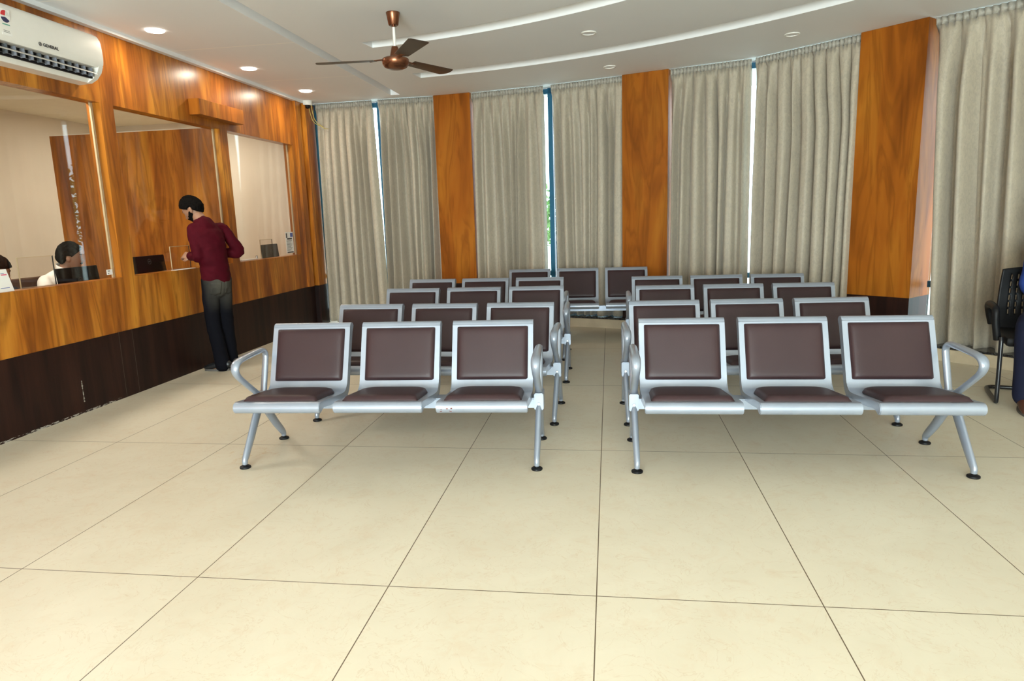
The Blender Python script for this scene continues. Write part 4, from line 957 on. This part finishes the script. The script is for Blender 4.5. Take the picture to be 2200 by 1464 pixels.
limb(bm, [(0, -0.05, 0.53), (0, -0.05, 0.70), (0, -0.02, 0.85), (-0.01, 0.0, 0.955), (-0.03, 0.015, 1.04)], [(0.135, 0.18), (0.128, 0.175), (0.128, 0.186), (0.102, 0.200), (0.058, 0.098)], 5, 20, ref=(0, 1, 0))
for s in (-1, 1): limb(bm, [shc[s]*0.7+Vector((0, 0, 0.30)), shc[s]-Vector((s*0.01, 0, 0.02)), shc[s].lerp(elc[s], 0.5), elc[s], elc[s].lerp(wrc[s], 0.8)], [0.044, 0.056, 0.058, 0.054, 0.045], 4, 16)
fuse(obj('shirt', bm, M_SHIRT, cl), 0.008, 4)
bm = bmesh.new(); tube(bm, [Vector((-0.035, 0.02, 1.045)) + Vector((0.066*math.cos(a), 0.064*math.sin(a)+0.006, 0.016 - 0.030*math.sin(a))) for a in [2*PI*k/24 for k in range(24)]], [(0.028, 0.006)]*24, 8, ref=(0, 0, 1), closed=True, flat=True); obj('collar', bm, M_SHIRT, cl, angle=60)
bm = bmesh.new()
limb(bm, [(0, -0.06, 0.60), (0, 0.03, 0.58)], [(0.10, 0.16), (0.09, 0.16)], 4, 18, ref=(0, 0, 1))
for s in (-1, 1): limb(bm, [(s*0.09, 0.0, 0.575), (s*0.11, 0.25, 0.585), (s*0.12, 0.44, 0.55), (s*0.12, 0.43, 0.30), (s*0.12, 0.41, 0.09)], [0.095, 0.086, 0.072, 0.066, 0.064], 5, 14)
fuse(obj('trousers', bm, M_BLACKCLOTH, cl), 0.009, 3)
for s in (-1, 1):
    bm = bmesh.new(); limb(bm, [(s*0.12, 0.35, 0.052), (s*0.12, 0.42, 0.055), (s*0.125, 0.52, 0.036), (s*0.125, 0.60, 0.028)], [(0.05, 0.04), (0.05, 0.044), (0.032, 0.046), (0.018, 0.03)], 4, 14); fuse(obj('shoe', bm, M_SHOE, cl), 0.007, 2)

# --- second clerk, at the left edge, mostly hidden by the card stand
c2 = thing('person', 'second clerk with dark hair partly hidden by the card stand at left edge', 'person', (-4.78, 4.69, 0), math.radians(-90))
bm = bmesh.new(); hc2 = Vector((0.0, 0.06, 1.09)); s2 = -0.075
limb(bm, [(0, -0.05, 0.55), (0, -0.05, 0.68), (0, -0.02, 0.80), (0, 0.0, 0.89), (0, 0.02, 0.965)], [(0.10, 0.15), (0.09, 0.13), (0.10, 0.15), (0.085, 0.155), (0.05, 0.07)], 5, 20, ref=(0, 1, 0))
limb(bm, [(0, 0.02, 0.95), (0, 0.04, 1.02), (0, 0.045, 1.07)], [0.054, 0.05, 0.05], 4, 16)
for s in (-1, 1):
    S_, E_, W_ = Vector((s*0.18, 0, 0.915)), Vector((s*0.23, 0.09, 0.78)), Vector((s*0.13, 0.32, 0.795))
    limb(bm, [S_, S_.lerp(E_, 0.5), E_, E_.lerp(W_, 0.5), W_], [0.046, 0.04, 0.035, 0.033, 0.023], 4, 14); hand(bm, W_, (-s*0.15, 0.98, -0.02), (0, 0, -1), s, 0.35, 0.95)
    limb(bm, [(s*0.09, 0.0, 0.56), (s*0.11, 0.25, 0.57), (s*0.12, 0.43, 0.54), (s*0.12, 0.42, 0.30), (s*0.12, 0.40, 0.08)], [0.09, 0.075, 0.058, 0.052, 0.036], 5, 14)
    limb(bm, [(s*0.12, 0.40, 0.06), (s*0.12, 0.46, 0.04), (s*0.125, 0.55, 0.03)], [0.036, 0.034, 0.022], 4, 12)
make_head(bm, Matrix.Rotation(math.radians(8), 3, 'Z') @ Matrix.Rotation(math.radians(-10), 3, 'X'), hc2, c2, lambda d: 1.0 if (d.z > 0.42 - 1.5*max(0, 0.15-d.y)) else 0.0, False, 12)
fuse(obj('body', bm, M_SKIN, c2), 0.0055, 3)
bm = bmesh.new(); limb(bm, [(0, -0.05, 0.53), (0, -0.05, 0.68), (0, -0.02, 0.80), (0, 0.0, 0.885), (0, 0.015, 0.955)], [(0.125, 0.17), (0.115, 0.165), (0.118, 0.17), (0.10, 0.172), (0.058, 0.085)], 5, 20, ref=(0, 1, 0))
for s in (-1, 1):
    S_, E_, W_ = Vector((s*0.18, 0, 0.915)), Vector((s*0.23, 0.09, 0.78)), Vector((s*0.13, 0.32, 0.795)); limb(bm, [S_, S_.lerp(E_, 0.5), E_, E_.lerp(W_, 0.8)], [0.06, 0.056, 0.05, 0.042], 4, 14)
for s in (-1, 1): limb(bm, [(s*0.09, 0.0, 0.575), (s*0.11, 0.25, 0.585), (s*0.12, 0.44, 0.55), (s*0.12, 0.43, 0.30), (s*0.12, 0.41, 0.09)], [0.095, 0.086, 0.072, 0.066, 0.064], 5, 14)
fuse(obj('dark_clothing', bm, M_BLACKCLOTH, c2), 0.009, 3)

# --- black visitor chair and seated person at the right edge
chx, chy = 3.02, 5.20; chd = Vector((-0.32, -0.95)).normalized(); chang = math.atan2(chd.y, chd.x) - PI/2   # local +y = facing
vc = thing('visitor_chair', 'black mesh back visitor chair with tubular sled base at the right edge', 'chair', (chx, chy, 0), chang)
for s in (-1,): pass
bm = bmesh.new(); hw = 0.275
P = cr([(-hw, 0.235, 0.47), (-hw, 0.25, 0.40), (-hw, 0.27, 0.06), (-hw, 0.25, 0.02), (-hw, 0.20, 0.016), (-hw, -0.12, 0.016), (-hw+0.02, -0.19, 0.016), (-hw+0.09, -0.215, 0.016), (hw-0.09, -0.215, 0.016), (hw-0.02, -0.19, 0.016), (hw, -0.12, 0.016), (hw, 0.20, 0.016), (hw, 0.25, 0.02), (hw, 0.27, 0.06), (hw, 0.25, 0.40), (hw, 0.235, 0.47)], 6)
tube(bm, P, 0.0145, 12); obj('sled_base', bm, M_BLACKMETAL, vc, angle=60)
bxobj('seat', -0.25, 0.25, -0.22, 0.27, 0.41, 0.475, M_BLACK, vc, 0.02)
# perforated back shell
bm = bmesh.new(); nx, nz = 44, 30; G = {}
for i in range(nx+1):
    for j in range(nz+1):
        u = -1 + 2*i/nx; v = j/nz; wv = 0.245*(1 - 0.10*v*v) ; zz = 0.40 + 0.52*v
        G[i, j] = bm.verts.new((u*wv, -0.215 - 0.10*v - 0.030*math.sin(PI*v) + 0.030*u*u, zz - 0.02*u*u*v))
for i in range(nx):
    for j in range(nz):
        if 3 < i < nx-4 and 8 < j < nz-3 and i % 4 == 1 and j % 3 != 0: continue
        bm.faces.new((G[i, j], G[i+1, j], G[i+1, j+1], G[i, j+1]))
bk = obj('backrest', bm, M_BLACK, vc, angle=60); md = bk.modifiers.new('t', 'SOLIDIFY'); md.thickness = 0.014; md.offset = 0
for s in (-1, 1):
    bm = bmesh.new(); tube(bm, cr([(s*0.27, -0.235, 0.50), (s*0.30, -0.20, 0.62), (s*0.31, -0.10, 0.66), (s*0.31, 0.10, 0.662), (s*0.31, 0.165, 0.64), (s*0.305, 0.17, 0.56), (s*0.285, 0.16, 0.44)], 6), [(0.024, 0.026)]*37, 12, ref=(1, 0, 0), flat=True); obj('armrest', bm, M_BLACK, vc, angle=60)
ps = thing('person', 'person in dark trousers, blue shirt and brown shoes seated at the right edge', 'person', (chx, chy, 0), chang)
OX = -0.125
bm = bmesh.new(); hcp = Vector((OX-0.02, -0.06, 1.24))
limb(bm, [(OX, -0.09, 0.56), (OX, -0.11, 0.70), (OX, -0.12, 0.86), (OX, -0.11, 0.99), (OX, -0.09, 1.08)], [(0.11, 0.16), (0.10, 0.145), (0.11, 0.16), (0.09, 0.165), (0.055, 0.075)], 5, 20, ref=(0, 1, 0))
limb(bm, [(OX, -0.09, 1.07), (OX, -0.08, 1.15), hcp-Vector((0, 0.02, 0.02))], [0.058, 0.054, 0.054], 4, 16)
LEG = {1: [(OX+0.10, -0.05, 0.57), (OX+0.19, 0.16, 0.585), (OX+0.27, 0.36, 0.56), (OX+0.265, 0.37, 0.32), (OX+0.26, 0.36, 0.09)], -1: [(OX-0.10, -0.05, 0.57), (OX-0.13, 0.16, 0.585), (OX-0.15, 0.38, 0.56), (OX-0.14, 0.39, 0.32), (OX-0.13, 0.38, 0.09)]}
for s in (-1, 1):
    S_, E_, W_ = Vector((OX+s*0.19, -0.11, 1.02)), Vector((OX+s*0.22, -0.05, 0.79)), Vector((OX+s*0.08, 0.16, 0.70))
    limb(bm, [S_, S_.lerp(E_, 0.5), E_, E_.lerp(W_, 0.5), W_], [0.05, 0.044, 0.037, 0.035, 0.025], 4, 14); hand(bm, W_, (-s*0.4, 0.85, -0.1), (0, 0, -1), s, 0.4)
    limb(bm, LEG[s], [0.09, 0.078, 0.058, 0.052, 0.036], 5, 14); f_ = Vector(LEG[s][-1]); limb(bm, [f_+Vector((0, 0.0, -0.03)), f_+Vector((0, 0.06, -0.05)), f_+Vector((0, 0.15, -0.06))], [0.034, 0.032, 0.022], 4, 12)
make_head(bm, Matrix.Rotation(math.radians(-10), 3, 'Z'), hcp, ps, hairline(0.0), False, 9, moustache=True)
fuse(obj('body', bm, M_SKIN, ps), 0.0055, 3)
bm = bmesh.new(); limb(bm, [(OX, -0.09, 0.53), (OX, -0.11, 0.70), (OX, -0.12, 0.86), (OX, -0.11, 0.985), (OX, -0.095, 1.07)], [(0.13, 0.178), (0.125, 0.175), (0.125, 0.180), (0.105, 0.182), (0.060, 0.09)], 5, 20, ref=(0, 1, 0))
for s in (-1, 1):
    S_, E_, W_ = Vector((OX+s*0.19, -0.11, 1.02)), Vector((OX+s*0.22, -0.05, 0.79)), Vector((OX+s*0.08, 0.16, 0.70)); limb(bm, [S_, S_.lerp(E_, 0.5), E_, E_.lerp(W_, 0.8)], [0.064, 0.060, 0.054, 0.045], 4, 14)
fuse(obj('shirt', bm, M_BLUE, ps), 0.009, 3)
bm = bmesh.new(); limb(bm, [(OX, -0.11, 0.60), (OX, 0.0, 0.585)], [(0.10, 0.165), (0.095, 0.165)], 4, 18, ref=(0, 0, 1))
for s in (-1, 1): limb(bm, LEG[s][:1] + [tuple(Vector(q_)+Vector((0, 0, 0.005))) for q_ in LEG[s][1:]], [0.097, 0.092, 0.080, 0.076, 0.072], 5, 16)
fuse(obj('trousers', bm, M_NAVY, ps), 0.009, 3)
for s in (-1, 1):
    f_ = Vector(LEG[s][-1]); f_.z = 0; bm = bmesh.new()
    limb(bm, [f_+Vector((0, -0.055, 0.05)), f_+Vector((0, 0.0, 0.055)), f_+Vector((0, 0.10, 0.040)), f_+Vector((0, 0.185, 0.028)), f_+Vector((0, 0.225, 0.022))], [(0.045, 0.038), (0.048, 0.042), (0.036, 0.046), (0.024, 0.042), (0.014, 0.028)], 4, 16); sh_ = fuse(obj('shoe', bm, M_BROWNSHOE, ps), 0.006, 3)
    bm = bmesh.new(); extrude_poly(bm, [(f_.x + 0.045*math.sin(2*PI*k/24), f_.y + 0.083 + 0.150*math.cos(2*PI*k/24)) for k in range(24)], 0.0, 0.014); obj('sole', bm, M_SOLE, sh_)

# ------------------------------------------------------------------ outside
bm = bmesh.new(); extrude_poly(bm, [(-30, 9.3), (-4, 9.9)] + arc(9.2, 88, 0, 30) + [(6.3, -30), (40, -30), (40, 45), (-30, 45)], -0.30, -0.20); struct(obj('ground', bm, M_GROUND, smooth=False))
def tree(x, y, h_, r, label, seed):
    t_ = thing('tree', label, 'tree', (x, y, -0.2), 0, 'trees outside the windows'); rnd = random.Random(seed)
    bm = bmesh.new(); tube(bm, cr([(0, 0, 0), (0.05, 0.02, h_*0.3), (-0.03, 0.05, h_*0.7)], 5), [0.10-0.005*i for i in range(11)], 10); obj('trunk', bm, M_BARK, t_)
    bm = bmesh.new()
    for k in range(900):
        d = Vector((rnd.gauss(0, 1), rnd.gauss(0, 1), rnd.gauss(0, 1))).normalized()*r*rnd.random()**0.45; c_ = Vector((0, 0, h_*0.72)) + Vector((d.x, d.y, d.z*0.85))
        a = Vector((rnd.gauss(0, 1), rnd.gauss(0, 1), rnd.gauss(0, 1))).normalized()*0.09; b = a.cross(Vector((rnd.random(), rnd.random(), 1))).normalized()*0.05
        bm.faces.new([bm.verts.new(c_+q_) for q_ in (-a, b, a, -b)])
    obj('crown', bm, M_LEAF, t_, smooth=False)
for k, (x, y, h_, r) in enumerate(((-3.4, 15.5, 2.2, 0.9), (-0.9, 15.2, 2.2, 0.9), (4.5, 14.5, 3.0, 1.2), (7.5, 10.5, 3.2, 1.3))):
    tree(x, y, h_, r, ('leafy tree outside the leftmost windows', 'leafy tree outside, behind the gap left of the middle pillar', 'leafy tree outside behind the wide curtain', 'leafy tree outside at the far right')[k], 30+k)
